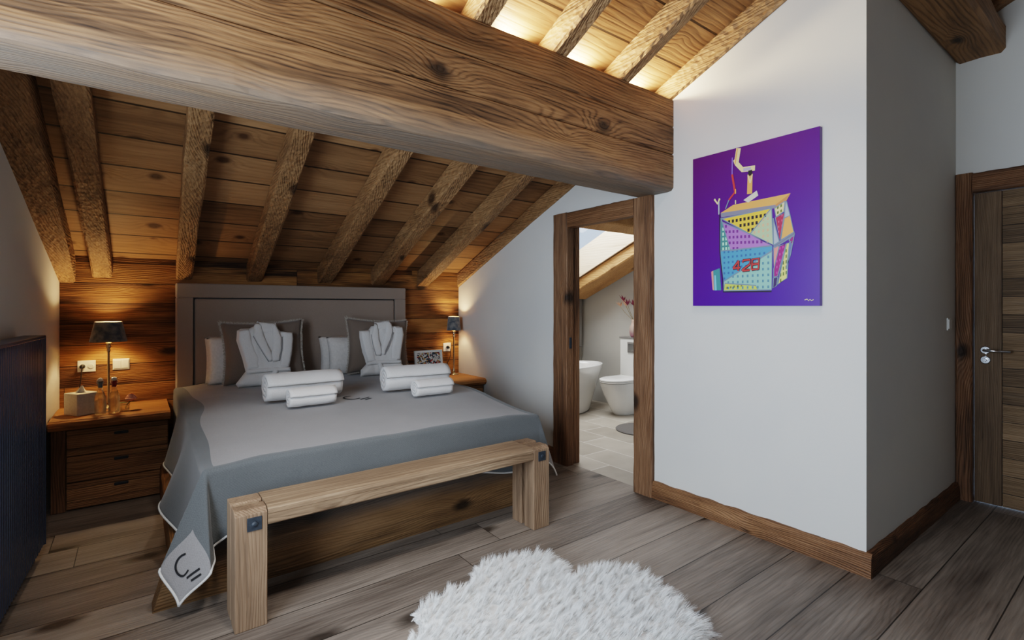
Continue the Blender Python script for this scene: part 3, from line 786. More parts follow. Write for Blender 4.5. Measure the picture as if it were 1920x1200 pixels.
obj('padded_border', bm, M_head, hb, world=True)
bm = B(); box(bm, (HX0+b_+.008, 4.605, .2), (HX1-b_-.008, 4.71, HZ-b_-.008), .014, 3); obj('padded_panel', bm, M_head, hb, world=True)
bm = B(); box(bm, (HX0+.02, 4.63, .2), (HX1-.02, 4.71, HZ-.02)); obj('backing', bm, M_dark, hb, world=True)

# ------------------------------------------------------------------ blanket: a sheet with square corners draped over the bed
LS, LF = .40, .40                    # overhang at the sides and at the foot
RR = .07
def topz(a, b):
    z = .600+.075*smooth(2.6, 3.5, b)+.022*smooth(3.5, 4.4, b)
    e = min(a-X0, X1-a)
    z -= .02*(1-smooth(0, .25, e))
    return z+.004*nz(a*3, b*3)+.0025*nz(a*9, b*7)
def dside(b, right):
    if right:
        f = R(6+3*math.sin(b*7)); return Vector((math.sin(f), .0, -math.cos(f)))
    k = math.exp(-(b-Y0)/.22)
    f = (1-smooth(3.75, 4.12, b))*R((9+15*math.exp(-((b-3.08)/.2)**2)+8*math.exp(-((b-3.95)/.3)**2)+2*math.sin(b*5))*(1-k)+4*k)
    return Vector((-math.sin(f), .13*k-.03, -math.cos(f))).normalized()
def dfoot(a):
    kl = math.exp(-(a-X0)/.1); kr = math.exp(-(X1-a)/.1)
    f = R(3+2*math.sin(a*6+1))
    return Vector((.06*kl, -math.sin(f)*(1-kl), -1)).normalized()
KEYS = [(0, dside(Y0, False)), (R(27), Vector((-.38, -.06, -.92))), (R(45), Vector((-.18, -.20, -.96))), (R(62), Vector((.02, -.34, -.94))), (R(75), Vector((.06, -.24, -.97))), (R(90), dfoot(X0))]
def dcorner(ph, left):
    if left:
        for (p0, d0), (p1, d1) in zip(KEYS, KEYS[1:]):
            if ph <= p1+1e-6:
                t = (ph-p0)/(p1-p0); t = t*.4+.6*t*t*(3-2*t)
                return d0.lerp(d1, t).normalized()
    d = dside(Y0, True).lerp(dfoot(X1), ph/(PI/2)); m = math.sin(2*ph)**2*.22
    return (d+Vector((m*.8, -m*.8, 0))).normalized()
def drape(a, b):
    ex = max(0, X0-a, a-X1); left = a < X0; ey = max(0, Y0-b)
    bx = min(max(a, X0), X1); by = max(b, Y0)
    z = topz(bx, by)
    if ex == 0 and ey == 0: return Vector((a, b, z))
    r = math.hypot(ex, ey); ph = math.atan2(ey, ex)
    h = Vector((-math.cos(ph) if left else math.cos(ph), -math.sin(ph), 0))
    if ex > 0 and ey > 0: d = dcorner(ph, left)
    elif ex > 0: d = dside(by, not left)
    else: d = dfoot(bx)
    p = Vector((bx, by, z)); L_ = RR*1.5; n = 7; st = min(r, L_)/n
    for k in range(n):
        p += h.lerp(d, smooth(-.15, 1., (k+.5)*st/L_)).normalized()*st
    if r > L_: p += d*(r-L_)
    p -= h*RR*.45*min(1, r/RR)
    p.z = max(p.z, .02)
    return p
def axis(breaks, step):
    o = []
    for p, q in zip(breaks, breaks[1:]):
        n = max(1, round((q-p)/step))
        o += [p+(q-p)*i/n for i in range(n)]
    return o+[breaks[-1]]
CP = .205
AX = axis([X0-LS, X0-LS+CP, X0-.06, X0+.035, X1-.035, X1+.06, X1+LS-CP, X1+LS], .018)
BY = axis([Y0-LF, Y0-LF+CP, Y0-.08, Y0+.02, 3.0, 4.59], .018)
def shrink(a, b):
    # the cloth is pulled up a little along the foot and on the right
    if a > X1: a = X1+(a-X1)*.82
    if b < Y0: b = Y0-(Y0-b)*(.80+.2*(1-smooth(X0-.1, X0+.15, a))+.17*smooth(1.5, 1.95, a)*(1-smooth(2.0, 2.2, a)))
    return a, b
def waver(a, b):
    if b < Y0: return a
    t = smooth(X0-.06, X0+.035, a)*(1-smooth(X0+.035, X0+.5, a))
    return a+t*(.055*math.exp(-((b-3.8)/.4)**2)+.008*math.sin(b*9))
bm = B(); grid = [[bm.verts.new(drape(*shrink(waver(a, b), b))) for b in BY] for a in AX]
for i in range(len(AX)-1):
    for j in range(len(BY)-1):
        f = bm.faces.new((grid[i][j], grid[i+1][j], grid[i+1][j+1], grid[i][j+1]))
        a = (AX[i]+AX[i+1])/2; b = (BY[j]+BY[j+1])/2
        inner = X0+.035 < a < X1-.035 and b > Y0+.02
        corner = (a < X0-LS+CP or a > X1+LS-CP) and b < Y0-LF+CP
        f.material_index = 0 if (inner or corner) else 1
bl = thing('blanket', 'grey woven blanket with darker border spread over the bed', 'blanket', (1.19, 3.6, .6))
o = obj('woven_cloth', bm, [M_blank_l, M_blank_d], bl, world=True, smooth_=True)
md = o.modifiers.new('thick', 'SOLIDIFY'); md.thickness = .008; md.offset = -1
bm = B()
edge = [(X0-LS, b) for b in BY[::-1]]+[(a, Y0-LF) for a in AX]+[(X1+LS, b) for b in BY]
tube(bm, [drape(*shrink(a, b)) for a, b in edge], .0055, 6)
tag(obj('hem', bm, M_hem, bl, world=True, smooth_=True), 'white stitched hem')
# monogram on the corner patch and in the middle of the bed
def surf(a, b, off):
    p = drape(a, b); e = .004
    n = (drape(a+e, b)-p).cross(drape(a, b+e)-p).normalized()
    return p+n*off
def mono(bm, ca, cb, size, rot, off=.003):
    cs, sn = math.cos(rot), math.sin(rot)
    arc = [(-.15+.42*math.cos(t), .42*math.sin(t)) for t in [R(60)+R(240)*k/20 for k in range(21)]]
    for pts in (arc, [(-.12, -.62), (.2, -.6), (.5, -.58)], [(.02, -.82), (.24, -.81), (.46, -.80)]):
        dense = []
        for p, q in zip(pts, pts[1:]):
            for k in range(4): dense.append((p[0]+(q[0]-p[0])*k/4, p[1]+(q[1]-p[1])*k/4))
        dense.append(pts[-1])
        for q in ribbon(dense, .085):
            bm.faces.new([bm.verts.new(surf(ca+size*(v.x*cs-v.y*sn), cb+size*(v.x*sn+v.y*cs), off)) for v in q])
for q in ((X0-LS+CP*.55, Y0-LF+CP*.57, .10, R(-10)), (1.2, 3.40, .13, R(20))):
    bm = B(); mono(bm, *q); tag(obj('monogram', bm, M_black, bl, world=True), 'black knitted letters')

# ------------------------------------------------------------------ pillows, cushions, robes, towels
def pillow_bm(w, h, T, seed, sag=.02, pinch=.03, flange=0):
    bm = B(); n = 26; A, Bk = [], []
    for i in range(n+1):
        ra, rbk = [], []
        for j in range(n+1):
            u = i/n*2-1; v = j/n*2-1
            x = u*w/2*(1-pinch*(1-abs(v)**2)*abs(u)*2*.5)*1.0; z = v*h/2*(1-pinch*(1-abs(u)**2)*abs(v))
            d = (1-u**4)**.6*(1-v**4)**.6
            t = T/2*d**.8*(1+.18*nz(u*2+seed, v*2))
            yb = sag*(v*v)
            wr = .006*nz(u*5+seed, v*5, 3)*d
            ra.append(bm.verts.new((x, -t+yb+wr, z+h/2)))
            edge_ = i in (0, n) or j in (0, n)
            rbk.append(ra[-1] if edge_ else bm.verts.new((x, t+yb, z+h/2)))
        A.append(ra); Bk.append(rbk)
    for i in range(n):
        for j in range(n):
            bm.faces.new((A[i][j], A[i+1][j], A[i+1][j+1], A[i][j+1]))
            try: bm.faces.new((Bk[i][j], Bk[i][j+1], Bk[i+1][j+1], Bk[i+1][j]))
            except ValueError: pass
    return bm
def pillow(x, y, z, w, h, T, lean, yaw, label, seed, mat=M_pillow):
    o = obj('pillow', pillow_bm(w, h, T, seed), mat, None, smooth_=True)
    o.location = (x, y, z); o.rotation_euler = (R(-lean), 0, R(yaw))
    return tag(o, label, 'pillow', 'white bed pillows against the headboard')
pillow(.80, 4.535, .694, .74, .37, .11, 8, 0, 'white pillow behind the left taupe cushion, nearer the headboard', 1)
pillow(.785, 4.435, .694, .70, .37, .1, 9, 0, 'white pillow directly behind the left taupe cushion, in front of another', 2)
pillow(1.66, 4.535, .694, .72, .34, .11, 8, 0, 'white pillow behind the right taupe cushion, nearer the headboard', 3)
pillow(1.70, 4.435, .694, .72, .34, .1, 9, 0, 'white pillow directly behind the right taupe cushion, in front of another', 4)
def cushion(x, y, z, w, h, lean, yaw, roll, label, seed):
    t = thing('cushion', label, 'cushion', (x, y, z), (R(-lean), R(roll), R(yaw)), 'taupe square cushions on the bed')
    n = 26
    obj('cover', pillow_bm(w, h, .13, seed, .0, .09), M_cush, t, smooth_=True)
    bm = B(); rnd = random.Random(seed)
    per = []
    N = 300
    for side in range(4):
        for k in range(N//4):
            u = k/(N/4)*2-1
            a, c = {0: (u, -1), 1: (1, u), 2: (-u, 1), 3: (-1, -u)}[side]
            per.append((a*w/2, c*h/2+h/2, (a if abs(a) == 1 else 0), (c if abs(c) == 1 else 0)))
    per = [(px*(1-.09*(1-(pz/h*2-1)**2)*abs(px/w*2)), (pz-h/2)*(1-.09*(1-(px/w*2)**2)*abs(pz/h*2-1))+h/2, nx, nz_) for px, pz, nx, nz_ in per]
    for (px, pz, nx, nz_) in per:
        for q in range(4):
            l = .008+.009*rnd.random(); sx = rnd.uniform(-.008, .008); yy = rnd.uniform(-.006, .006); wd = .0018
            ox = px+(rnd.uniform(-.007, .007) if nz_ else 0); oz = pz+(rnd.uniform(-.007, .007) if nx else 0)
            p0 = Vector((ox-nx*.006, 0, oz-nz_*.006)); p1 = Vector((ox+nx*l+(sx if nz_ else 0), yy, oz+nz_*l+(sx if nx else 0)))
            tv = Vector((wd if nz_ else 0, 0, wd if nx else 0))
            bm.faces.new([bm.verts.new(v) for v in (p0-tv, p0+tv, p1+tv*.6, p1-tv*.6)])
    tag(obj('fringe', bm, M_fringe, t), 'paler frayed fringe')
    return t
cushion(.825, 4.322, .699, .60, .49, 11, 0, -1.5, 'square taupe cushion with frayed edge behind the left bathrobe', 5)
cushion(1.75, 4.322, .699, .58, .49, 11, 0, 3, 'square taupe cushion with frayed edge behind the right bathrobe', 9)

KX, KZ = .0038/6, .0041/6
def cv(L, cx=690, cz=930): return [((a-cx)*KX, (cz-b)*KZ) for a, b in L]
def robe(x, y, z, lean, yaw, label, mirror=False, sc=1.):
    t = thing('bathrobe', label, 'bathrobe', (x, y, z), (R(-lean), 0, R(yaw)), 'folded white bathrobes')
    sc *= 1.06
    def part(name, pts, T, edge, yoff, ex=None, res=.014):
        pts = cv(pts)
        if mirror: pts = [(-a, b) for a, b in pts][::-1]
        pts = [(a*sc, b*sc) for a, b in pts]
        bm = B(); inflate(bm, pts, T, edge, res, ex)
        bmesh.ops.translate(bm, verts=bm.verts, vec=(0, yoff, 0))
        return obj(name, bm, M_terry, t, smooth_=True)
    fold = lambda x_, z_, d: .009*nz(x_*30+x, z_*9, 1)*min(1, d/.02)-.012*math.exp(-((z_-.10)/.012)**2)
    part('body', [(400, 335), (440, 315), (530, 312), (580, 290), (820, 310), (860, 355), (985, 368), (988, 450), (965, 620), (920, 780), (1000, 850), (1005, 925), (700, 930), (385, 930), (360, 890), (465, 770), (440, 640), (388, 440)], .045, .045, 0, fold)
    part('sleeve', [(405, 340), (525, 330), (540, 480), (600, 640), (600, 760), (470, 760), (445, 640), (392, 440)], .018, .03, -.036, None)
    part('sleeve', [(855, 370), (980, 376), (982, 450), (955, 620), (915, 760), (800, 760), (820, 640), (850, 480)], .018, .03, -.036, None)
    part('collar', [(600, 250), (690, 262), (790, 270), (800, 330), (770, 372), (690, 382), (620, 372), (575, 330)], .016, .03, -.036)
    part('lapel', [(600, 252), (640, 300), (655, 390), (700, 520), (735, 600), (740, 690), (690, 690), (640, 600), (575, 470), (548, 400), (560, 300)], .014, .022, -.05)
    part('lapel', [(790, 270), (830, 380), (850, 440), (840, 560), (805, 690), (740, 700), (720, 640), (745, 500), (750, 380), (755, 310)], .014, .022, -.052)
    for line in ([(545, 410), (575, 480), (640, 606), (690, 690)], [(852, 430), (842, 560), (807, 692)]):
        pts = [((-1 if mirror else 1)*a*sc, b*sc) for a, b in cv(line)]
        bm = B(); tube(bm, [(a, -.054-.004*math.sin(PI*k/(len(pts)-1)), b) for k, (a, b) in enumerate(pts)], .0028, 8)
        tag(obj('edgeline', bm, M_edgeline, t, smooth_=True), 'thin grey piping')  # thin grey tube along each lapel's outer edge
    part('belt', [(462, 758), (700, 748), (925, 760), (930, 805), (700, 800), (458, 806)], .012, .018, -.042)
    part('belt_end', [(740, 770), (800, 770), (775, 860), (745, 925), (700, 925), (700, 860)], .012, .02, -.046)
    return t
robe(.81, 4.188, .694, 13, 3, 'folded white bathrobe leaning on the left taupe cushion')
robe(1.745, 4.188, .694, 13, -4, 'folded white bathrobe leaning on the right taupe cushion', True, .98)

def towel(x, y, L, r, yaw, label, group, zb=None):
    bm = B(); turns = 2.6; n = 90; th = r/(turns+.6)
    prof = []
    for i in range(n+1):
        a = 2*PI*turns*i/n; rad = th*.5+(r-th*.5)*i/n
        prof.append((rad*math.cos(a-.9), rad*math.sin(a-.9)))
    m = 14; rows = []
    for k in range(m+1):
        u = k/m*2-1; s = 1-.05*abs(u)**6
        rows.append([bm.verts.new((u*L/2+.004*nz(i*.3, k), p[0]*s*1.04+.003*nz(i*.12+x, k*.6), p[1]*s*.94+.003*nz(i*.12, k*.6+5+x))) for i, p in enumerate(prof)])
    for a, b in zip(rows, rows[1:]):
        for i in range(n): bm.faces.new((a[i], a[i+1], b[i+1], b[i]))
    o = obj('towel', bm, M_terry, None, smooth_=True)
    md = o.modifiers.new('thick', 'SOLIDIFY'); md.thickness = th*.8; md.offset = 0
    o.location = (x, y, (zb if zb is not None else topz(x, y))+r*.94+th*.36); o.rotation_euler = (0, 0, R(yaw))
    return tag(o, label, 'towel', group)
towel(.885, 3.47, .47, .096, 1, 'large rolled white towel behind the small one, left pair', 'large rolled towels')
towel(.885, 3.275, .28, .063, 0, 'small rolled white towel in front of the large one, left pair', 'small rolled towels')
towel(1.655, 3.39, .48, .096, -7, 'large rolled white towel behind the small one, right pair', 'large rolled towels')
towel(1.69, 3.19, .28, .063, -3, 'small rolled white towel in front of the large one, right pair', 'small rolled towels')

# ------------------------------------------------------------------ bench
be = thing('bench', 'rustic oak bench with square iron bolt plates at the foot of the bed', 'bench', (1.13, 2.34, 0))
bm = B(); rows = []
for i in range(31):
    x = .432+1.406*i/30; j = .003*nz(i*.5, 1); k_ = .003*nz(i*.9, 5)
    prof = [(2.44, .405), (2.24, .405), (2.235, .41), (2.235+k_, .447), (2.241+k_, .4475), (2.237+k_, .449), (2.237+j, .462), (2.244+j, .473), (2.262, .478), (2.34, .4785), (2.44, .478)]
    rows.append([bm.verts.new((x, a, b)) for a, b in prof])
for a, b in zip(rows, rows[1:]):
    for k in range(len(a)): bm.faces.new((a[k], a[(k+1) % len(a)], b[(k+1) % len(a)], b[k]))
bm.faces.new(rows[0]); bm.faces.new(rows[-1][::-1])
obj('seat', bm, MW['oak'], be, world=True)
for x0_, x1_ in ((.311, .43), (1.84, 1.957)):
    for y0_, y1_, ch_ in ((2.235, 2.325, .016), (2.352, 2.442, .006)):
        bm = B()
        prism(bm, [(y0_, 0), (y1_, 0), (y1_, .476), (y0_+ch_*1.6, .478), (y0_, .478-ch_)], 'X', x0_, x1_, .003)
        obj('leg', bm, MW['oakz'], be, world=True)
    bm = B(); box(bm, (x0_+.012, 2.32, .40), (x1_-.012, 2.36, .47)); obj('stretcher', bm, MW['oak'], be, world=True)
for xc in (.382, 1.901):
    bm = B(); box(bm, (xc-.027, 2.2315, .395), (xc+.027, 2.237, .449), .001); pl = obj('bolt_plate', bm, M_iron, be, world=True)
    tag(pl, 'dark iron square plate')
    bm = B(); t = B(); lathe(t, [(0, 0), (.012, 0), (.011, .004), (.005, .007), (0, .0075)], 20); bmesh.ops.rotate(t, verts=t.verts, cent=(0, 0, 0), matrix=Matrix.Rotation(PI/2, 3, 'X')); bmesh.ops.translate(t, verts=t.verts, vec=(xc, 2.2315, .422)); merge(bm, t)
    obj('bolt', bm, M_iron, pl, world=True)

# ------------------------------------------------------------------ sheepskin rug
OUT = [(.70, 1.72), (.80, 1.775), (.915, 1.81), (.912, 1.905), (.989, 1.962), (1.139, 1.99), (1.255, 1.975), (1.31, 2.06), (1.388, 2.089), (1.538, 2.044), (1.66, 2.005), (1.694, 1.96), (1.675, 1.839), (1.625, 1.715),
       (1.70, 1.745), (1.784, 1.735), (1.886, 1.674), (1.936, 1.598), (1.926, 1.495), (1.889, 1.365), (1.837, 1.197), (1.79, 1.13), (1.685, 1.10), (1.6, 1.02), (1.5, .9), (1.35, .8), (1.18, .74), (1.0, .76), (.86, .86), (.74, 1.02), (.66, 1.2), (.62, 1.45), (.63, 1.62)]
_c = [Vector(p) for p in OUT]; OUT = []
for i in range(len(_c)):
    d = (_c[(i+1) % len(_c)]-_c[i-1]).normalized(); OUT.append(tuple(_c[i]+Vector((d.y, -d.x))*.008))   # the wool overhangs the hide
bm = B()
inflate(bm, OUT, .028, .1, .035, None, back=False)
for v in bm.verts: v.co = Vector((v.co.x, v.co.z, -v.co.y+.003))
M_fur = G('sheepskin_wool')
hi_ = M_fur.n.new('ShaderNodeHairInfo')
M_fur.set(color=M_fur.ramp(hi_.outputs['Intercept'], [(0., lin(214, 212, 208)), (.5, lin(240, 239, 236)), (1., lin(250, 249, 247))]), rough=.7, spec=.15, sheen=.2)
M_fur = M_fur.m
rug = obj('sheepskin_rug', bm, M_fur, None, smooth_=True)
tag(rug, 'white fluffy sheepskin rug lying on the oak floor', 'rug')
ps = rug.modifiers.new('wool', 'PARTICLE_SYSTEM').particle_system.settings
ps.type = 'HAIR'; ps.count = 9000; ps.hair_length = 4; ps.hair_step = 4; ps.use_advanced_hair = True
ps.emit_from = 'FACE'; ps.use_emit_random = True; ps.distribution = 'RAND'; ps.use_even_distribution = True
ps.normal_factor = .0085; ps.factor_random = .004; ps.object_align_factor = (.004, -.006, 0); ps.length_random = .4 if hasattr(ps, 'length_random') else 0
ps.hair_length = .055
ps.child_type = 'INTERPOLATED'; ps.rendered_child_count = 26; ps.child_percent = 1
ps.clump_factor = .12; ps.clump_shape = -.2; ps.roughness_1 = .004; ps.roughness_1_size = 1.; ps.roughness_endpoint = .006; ps.roughness_2 = .004
ps.child_length = 1; ps.root_radius = .6; ps.tip_radius = .1; ps.radius_scale = .0016
ps.display_step = 3; ps.render_step = 3
ps.brownian_factor = 0.0
rug.particle_systems[0].seed = 3

# ------------------------------------------------------------------ lamps
def lamp(x, y, zb, label, rtop, rbot, h_shade, z_sh):
    t = thing('table_lamp', label, 'lamp', (x, y, zb), (0, 0, 0), 'bedside lamps')
    bm = B(); lathe(bm, [(0, 0), (.05, 0), (.05, .006), (.044, .012), (.018, .016), (.012, .03), (0, .03)], 32); obj('base', bm, M_silver, t, smooth_=True)
    zs = z_sh-zb
    prof = [(0, .025), (.009, .025), (.012, .035), (.015, .045), (.009, .055), (.0075, .07), (.0075, zs-.075), (.010, zs-.07), (.013, zs-.06), (.009, zs-.052), (.012, zs-.045), (.016, zs-.035), (.011, zs-.024), (.014, zs-.018), (.018, zs-.01), (.012, zs-.002), (.006, zs), (.006, zs+.03), (0, zs+.03)]
    bm = B(); lathe(bm, prof, 24); obj('stem', bm, M_silver, t, smooth_=True)
    bm = B(); lathe(bm, [(rbot, zs), (rtop, zs+h_shade)], 48, cap=False); lathe(bm, [(rtop-.004, zs+h_shade), (rbot-.004, zs)], 48, cap=False, mi=1)
    for za, ra_ in ((zs, rbot), (zs+h_shade, rtop)):
        lathe(bm, [(ra_, za), (ra_-.004, za)], 48, cap=False, mi=1)
    sh = obj('lamp_shade', bm, [M_shade, M_liner], t, smooth_=True)
    bm = B(); lathe(bm, [(0, zs+.028), (.012, zs+.03), (.024, zs+.055), (.022, zs+.075), (.01, zs+.09), (0, zs+.092)], 20); obj('bulb', bm, M_bulb, t, smooth_=True)
    bm = B()
    for k in range(3):
        a = 2*PI*k/3; tube(bm, [(.006*math.cos(a), .006*math.sin(a), zs+.02), ((rbot-.01)*math.cos(a), (rbot-.01)*math.sin(a), zs+.02)], .0015, 6)
    obj('shade_carrier', bm, M_silver, t)
    ld = bpy.data.lights.new('lamp_light', 'POINT'); ld.energy = LAMP_E; ld.color = (1, .70, .36); ld.shadow_soft_size = .03
    lo = bpy.data.objects.new('lamp_light', ld); C.objects.link(lo); lo.location = (x, y, z_sh+h_shade*.52)
    return t
LAMP_E = 29
LP = lamp(-.155, 4.53, .58, 'slim bedside lamp with tapered dark velvet shade on the left nightstand', .078, .106, .14, 1.05)
LR = lamp(2.69, 4.6, .575, 'slim bedside lamp with small dark shade against the right white wall', .06, .074, .145, 1.045)
def cord(pts, label, plug):
    t = thing('power_cord', label, 'cord', plug)
    P = [Vector(p) for p in pts]; dense = []
    for i in range(len(P)-1):
        a, b, c, d = P[max(i-1, 0)], P[i], P[i+1], P[min(i+2, len(P)-1)]
        for k in range(8):
            u = k/8; dense.append(.5*((2*b)+(c-a)*u+(2*a-5*b+4*c-d)*u*u+(3*b-a-3*c+d)*u**3))
    dense.append(P[-1])
    bm = B(); tube(bm, dense, .0032, 8); obj('cable', bm, M_dark, t, world=True, smooth_=True)
    bm = B(); tt = B(); lathe(tt, [(0, 0), (.016, 0), (.016, .02), (.009, .034), (.005, .045), (0, .045)], 20); bmesh.ops.rotate(tt, verts=tt.verts, cent=(0, 0, 0), matrix=Matrix.Rotation(PI/2, 3, 'X')); bmesh.ops.translate(tt, verts=tt.verts, vec=plug); merge(bm, tt)
    obj('plug', bm, M_dark, t, world=True, smooth_=True)
cord([(-.306, 4.66, .868), (-.307, 4.645, .85), (-.312, 4.66, .78), (-.325, 4.69, .68), (-.325, 4.68, .6), (-.28, 4.66, .585), (-.2, 4.6, .585)], 'black cord hanging from the double socket behind the tissue box', (-.306, 4.707, .868))
cord([(2.673, 4.66, .86), (2.675, 4.645, .83), (2.68, 4.66, .76), (2.65, 4.68, .68), (2.6, 4.68, .6), (2.62, 4.66, .58), (2.66, 4.62, .579)], 'black cord hanging from the single socket beside the patterned picture', (2.673, 4.7065, .86))

# ------------------------------------------------------------------ things on the nightstands
tb = thing('tissue_box', 'beige tissue box with a white tissue standing out on the left nightstand', 'tissue box', (-.292, 4.395, .581), (0, 0, R(33)))
bm = B(); box(bm, (-.062, -.07, 0), (.062, .07, .143), .004, 2); obj('cover', bm, M_tbox, tb)
bm = B(); lathe(bm, [(.034, .1435), (.03, .1445), (0, .1445)], 24, sx=.7); obj('opening', bm, M_dark, tb)
bm = B()
for k in range(2):
    n = 12; rows = []
    for i in range(n+1):
        t = i/n; rows.append([])
        for j in range(7):
            v = j/6
            w = .032*(1-.75*v)
            rows[-1].append(bm.verts.new(((t-.5)*2*w+.006*v, .01*math.sin(t*7+k*2)*(1-v*.5)+(k-.5)*.012*(1-v), .14+v*(.05-.02*abs(t-.4)))))
    for a, b in zip(rows, rows[1:]):
        for j in range(6): bm.faces.new((a[j], b[j], b[j+1], a[j+1]))
obj('tissue', bm, M_paper, tb, smooth_=True)

def bottle(x, y, label, capcol):
    t = thing('bottle', label, 'bottle', (x, y, .581), (0, 0, 0), 'glass water bottles on the left nightstand')
    bm = B(); lathe(bm, [(0, 0), (.029, 0), (.032, .006), (.032, .095), (.03, .115), (.02, .145), (.0135, .165), (.012, .205), (.0145, .21), (.0145, .218), (.010, .22)], 28, cap=False); obj('glass_body', bm, M_glass, t, smooth_=True)
    bm = B(); lathe(bm, [(0, .004), (.0285, .008), (.0285, .095), (.026, .113), (.017, .14), (0, .14)], 24); obj('water', bm, glass('water_'+label[:4]+str(round(x, 2)), (.93, .97, .98, 1), .6), t, smooth_=True)
    bm = B(); lathe(bm, [(0, .218), (.013, .218), (.014, .226), (.011, .236), (.005, .24), (0, .24)], 20); obj('stopper', bm, M_white, t, smooth_=True)
    bm = B(); lathe(bm, [(.0128, .176), (.0128, .204), (.0145, .206), (.015, .212)], 20, cap=False); obj('neck_band', bm, plain('band_'+str(capcol), lin(*capcol), .5), t, smooth_=True)
    bm = B(); tube(bm, [(.0155, 0, .2), (.019, 0, .215), (.012, 0, .236), (-.012, 0, .236), (-.019, 0, .215), (-.0155, 0, .2)], .0014, 6); obj('wire_clip', bm, M_chrome, t)
bottle(-.19, 4.31, 'clear glass swing-top bottle with grey neck beside the tissue box', (120, 136, 142))
bottle(-.118, 4.315, 'clear glass swing-top bottle with red neck beside the rose', (170, 44, 40))
rv = thing('bud_vase', 'small clear glass holding a single pink rose on the left nightstand', 'vase', (-.062, 4.36, .581))
bm = B(); lathe(bm, [(0, 0), (.024, 0), (.026, .004), (.027, .03), (.031, .05), (.028, .05), (.024, .03), (.022, .006), (0, .006)], 28); obj('glass', bm, M_glass, rv, smooth_=True)
rs = thing('rose', 'single pink rose with green leaves in the small glass vase', 'flower', (-.058, 4.36, .592))
bm = B(); tube(bm, [(0, 0, 0), (.008, -.003, .03), (.022, -.006, .045), (.028, -.007, .056)], .003, 8); obj('stem', bm, M_leaf, rs, smooth_=True)
bm = B()
for sx, sz, an in ((-.02, .05, 2.6), (.0, .038, 3.6), (.03, .045, -.3)):
    n = 8; L_, Rr_ = [], []
    for i in range(n+1):
        t = i/n; w = .017*math.sin(PI*t)**.8
        c = Vector((.008+math.cos(an)*t*.05, -.003+math.sin(an)*t*.03, .035+t*.025-.02*t*t))
        L_.append(bm.verts.new(c+Vector((-math.sin(an)*w, math.cos(an)*w, .004)))); Rr_.append(bm.verts.new(c-Vector((-math.sin(an)*w, math.cos(an)*w, -.004))))
    for i in range(n):
        bm.faces.new((L_[i], L_[i+1], Rr_[i+1], Rr_[i]))
obj('leaf', bm, M_leaf, rs, smooth_=True)
bm = B()
for ring, (nn, rr_, hh, op) in enumerate(((3, .011, .03, .1), (4, .019, .032, .35), (5, .027, .031, .7), (6, .033, .026, 1.15))):
    for k in range(nn):
        a0 = 2*PI*k/nn+ring*.7; n = 8; rows = []
        for i in range(n+1):
            row = []
            for j in range(6):
                v = j/5; a = a0+(i/n-.5)*(2*PI/nn*1.35)
                rad = rr_*math.sin(PI*(.03+.72*v))+op*.004*v*v*v
                hz = (hh*1.7-.006*ring)*v*(1-.12*abs(i/n-.5)**2*4)
                row.append(bm.verts.new((.03+rad*math.cos(a), -.008+rad*math.sin(a), .052+hz)))
            rows.append(row)
        for a, b in zip(rows, rows[1:]):
            for j in range(5): bm.faces.new((a[j], b[j], b[j+1], a[j+1]))
obj('petals', bm, M_rose, rs, smooth_=True)

# patterned picture on the right nightstand
g = G('picture_pattern'); o_ = g.tc.outputs['Object']
cl = g.voro(o_, 78., 'Color'); dd = g.voro(o_, 78., 'Distance', 'DISTANCE_TO_EDGE')
sp = g.sep(cl)
cc = g.ramp(sp[0], [(0., lin(34, 40, 56)), (.2, lin(222, 216, 206)), (.5, lin(70, 80, 94)), (.6, lin(226, 220, 212)), (.8, lin(178, 52, 40)), (.9, lin(206, 160, 90)), (1., lin(210, 204, 196))])
cc.node.color_ramp.interpolation = 'CONSTANT'
g.set(color=g.mix(g.map(dd, .03, .11, 1., 0.), cc, lin(24, 24, 28)), rough=.5); M_pic = g.m
pf = thing('picture_frame', 'white framed picture with busy coloured pattern standing on right nightstand', 'picture', (2.34, 4.47, .576), (R(-9), 0, R(-2)))
bm = B()
for lo, hi in (((-.15, -.012, 0), (.15, .012, .022)), ((-.15, -.012, .262), (.15, .012, .284)), ((-.15, -.012, .022), (-.128, .012, .262)), ((.128, -.012, .022), (.15, .012, .262))): box(bm, lo, hi, .002)
obj('frame', bm, M_white, pf)
bm = B(); box(bm, (-.13, -.006, .02), (.13, .008, .264)); obj('print', bm, M_pic, pf)
bm = B(); prism(bm, [(.012, .18), (.07, .012), (.075, .02), (.014, .2)], 'X', -.03, .03); obj('prop', bm, M_dark, pf)

# ------------------------------------------------------------------ bathroom
ox, oy = 4.02, 4.57
tub = thing('bathtub', 'white freestanding oval bathtub seen through the doorway', 'bathtub', (ox, oy, 0))
bm = B()
lathe(bm, [(0, .0), (.55, 0), (.6, .004), (.615, .02), (.74, .36), (.815, .555), (.825, .57), (.812, .578), (.79, .572), (.765, .54), (.68, .3), (.6, .18), (.5, .15), (0, .14)], 64, sx=1., sy=.47)
obj('tub_shell', bm, M_cer, tub, smooth_=True)
bm = B(); t = B(); lathe(t, [(0, 0), (.02, 0), (.02, .004), (0, .006)], 16); bmesh.ops.translate(t, verts=t.verts, vec=(0, 0, .147)); merge(bm, t); obj('drain', bm, M_chrome, tub)
tl = towel(4.07, 4.21, .15, .028, 30, 'small rolled white towel on tiles in front of the bathtub', None, .0)
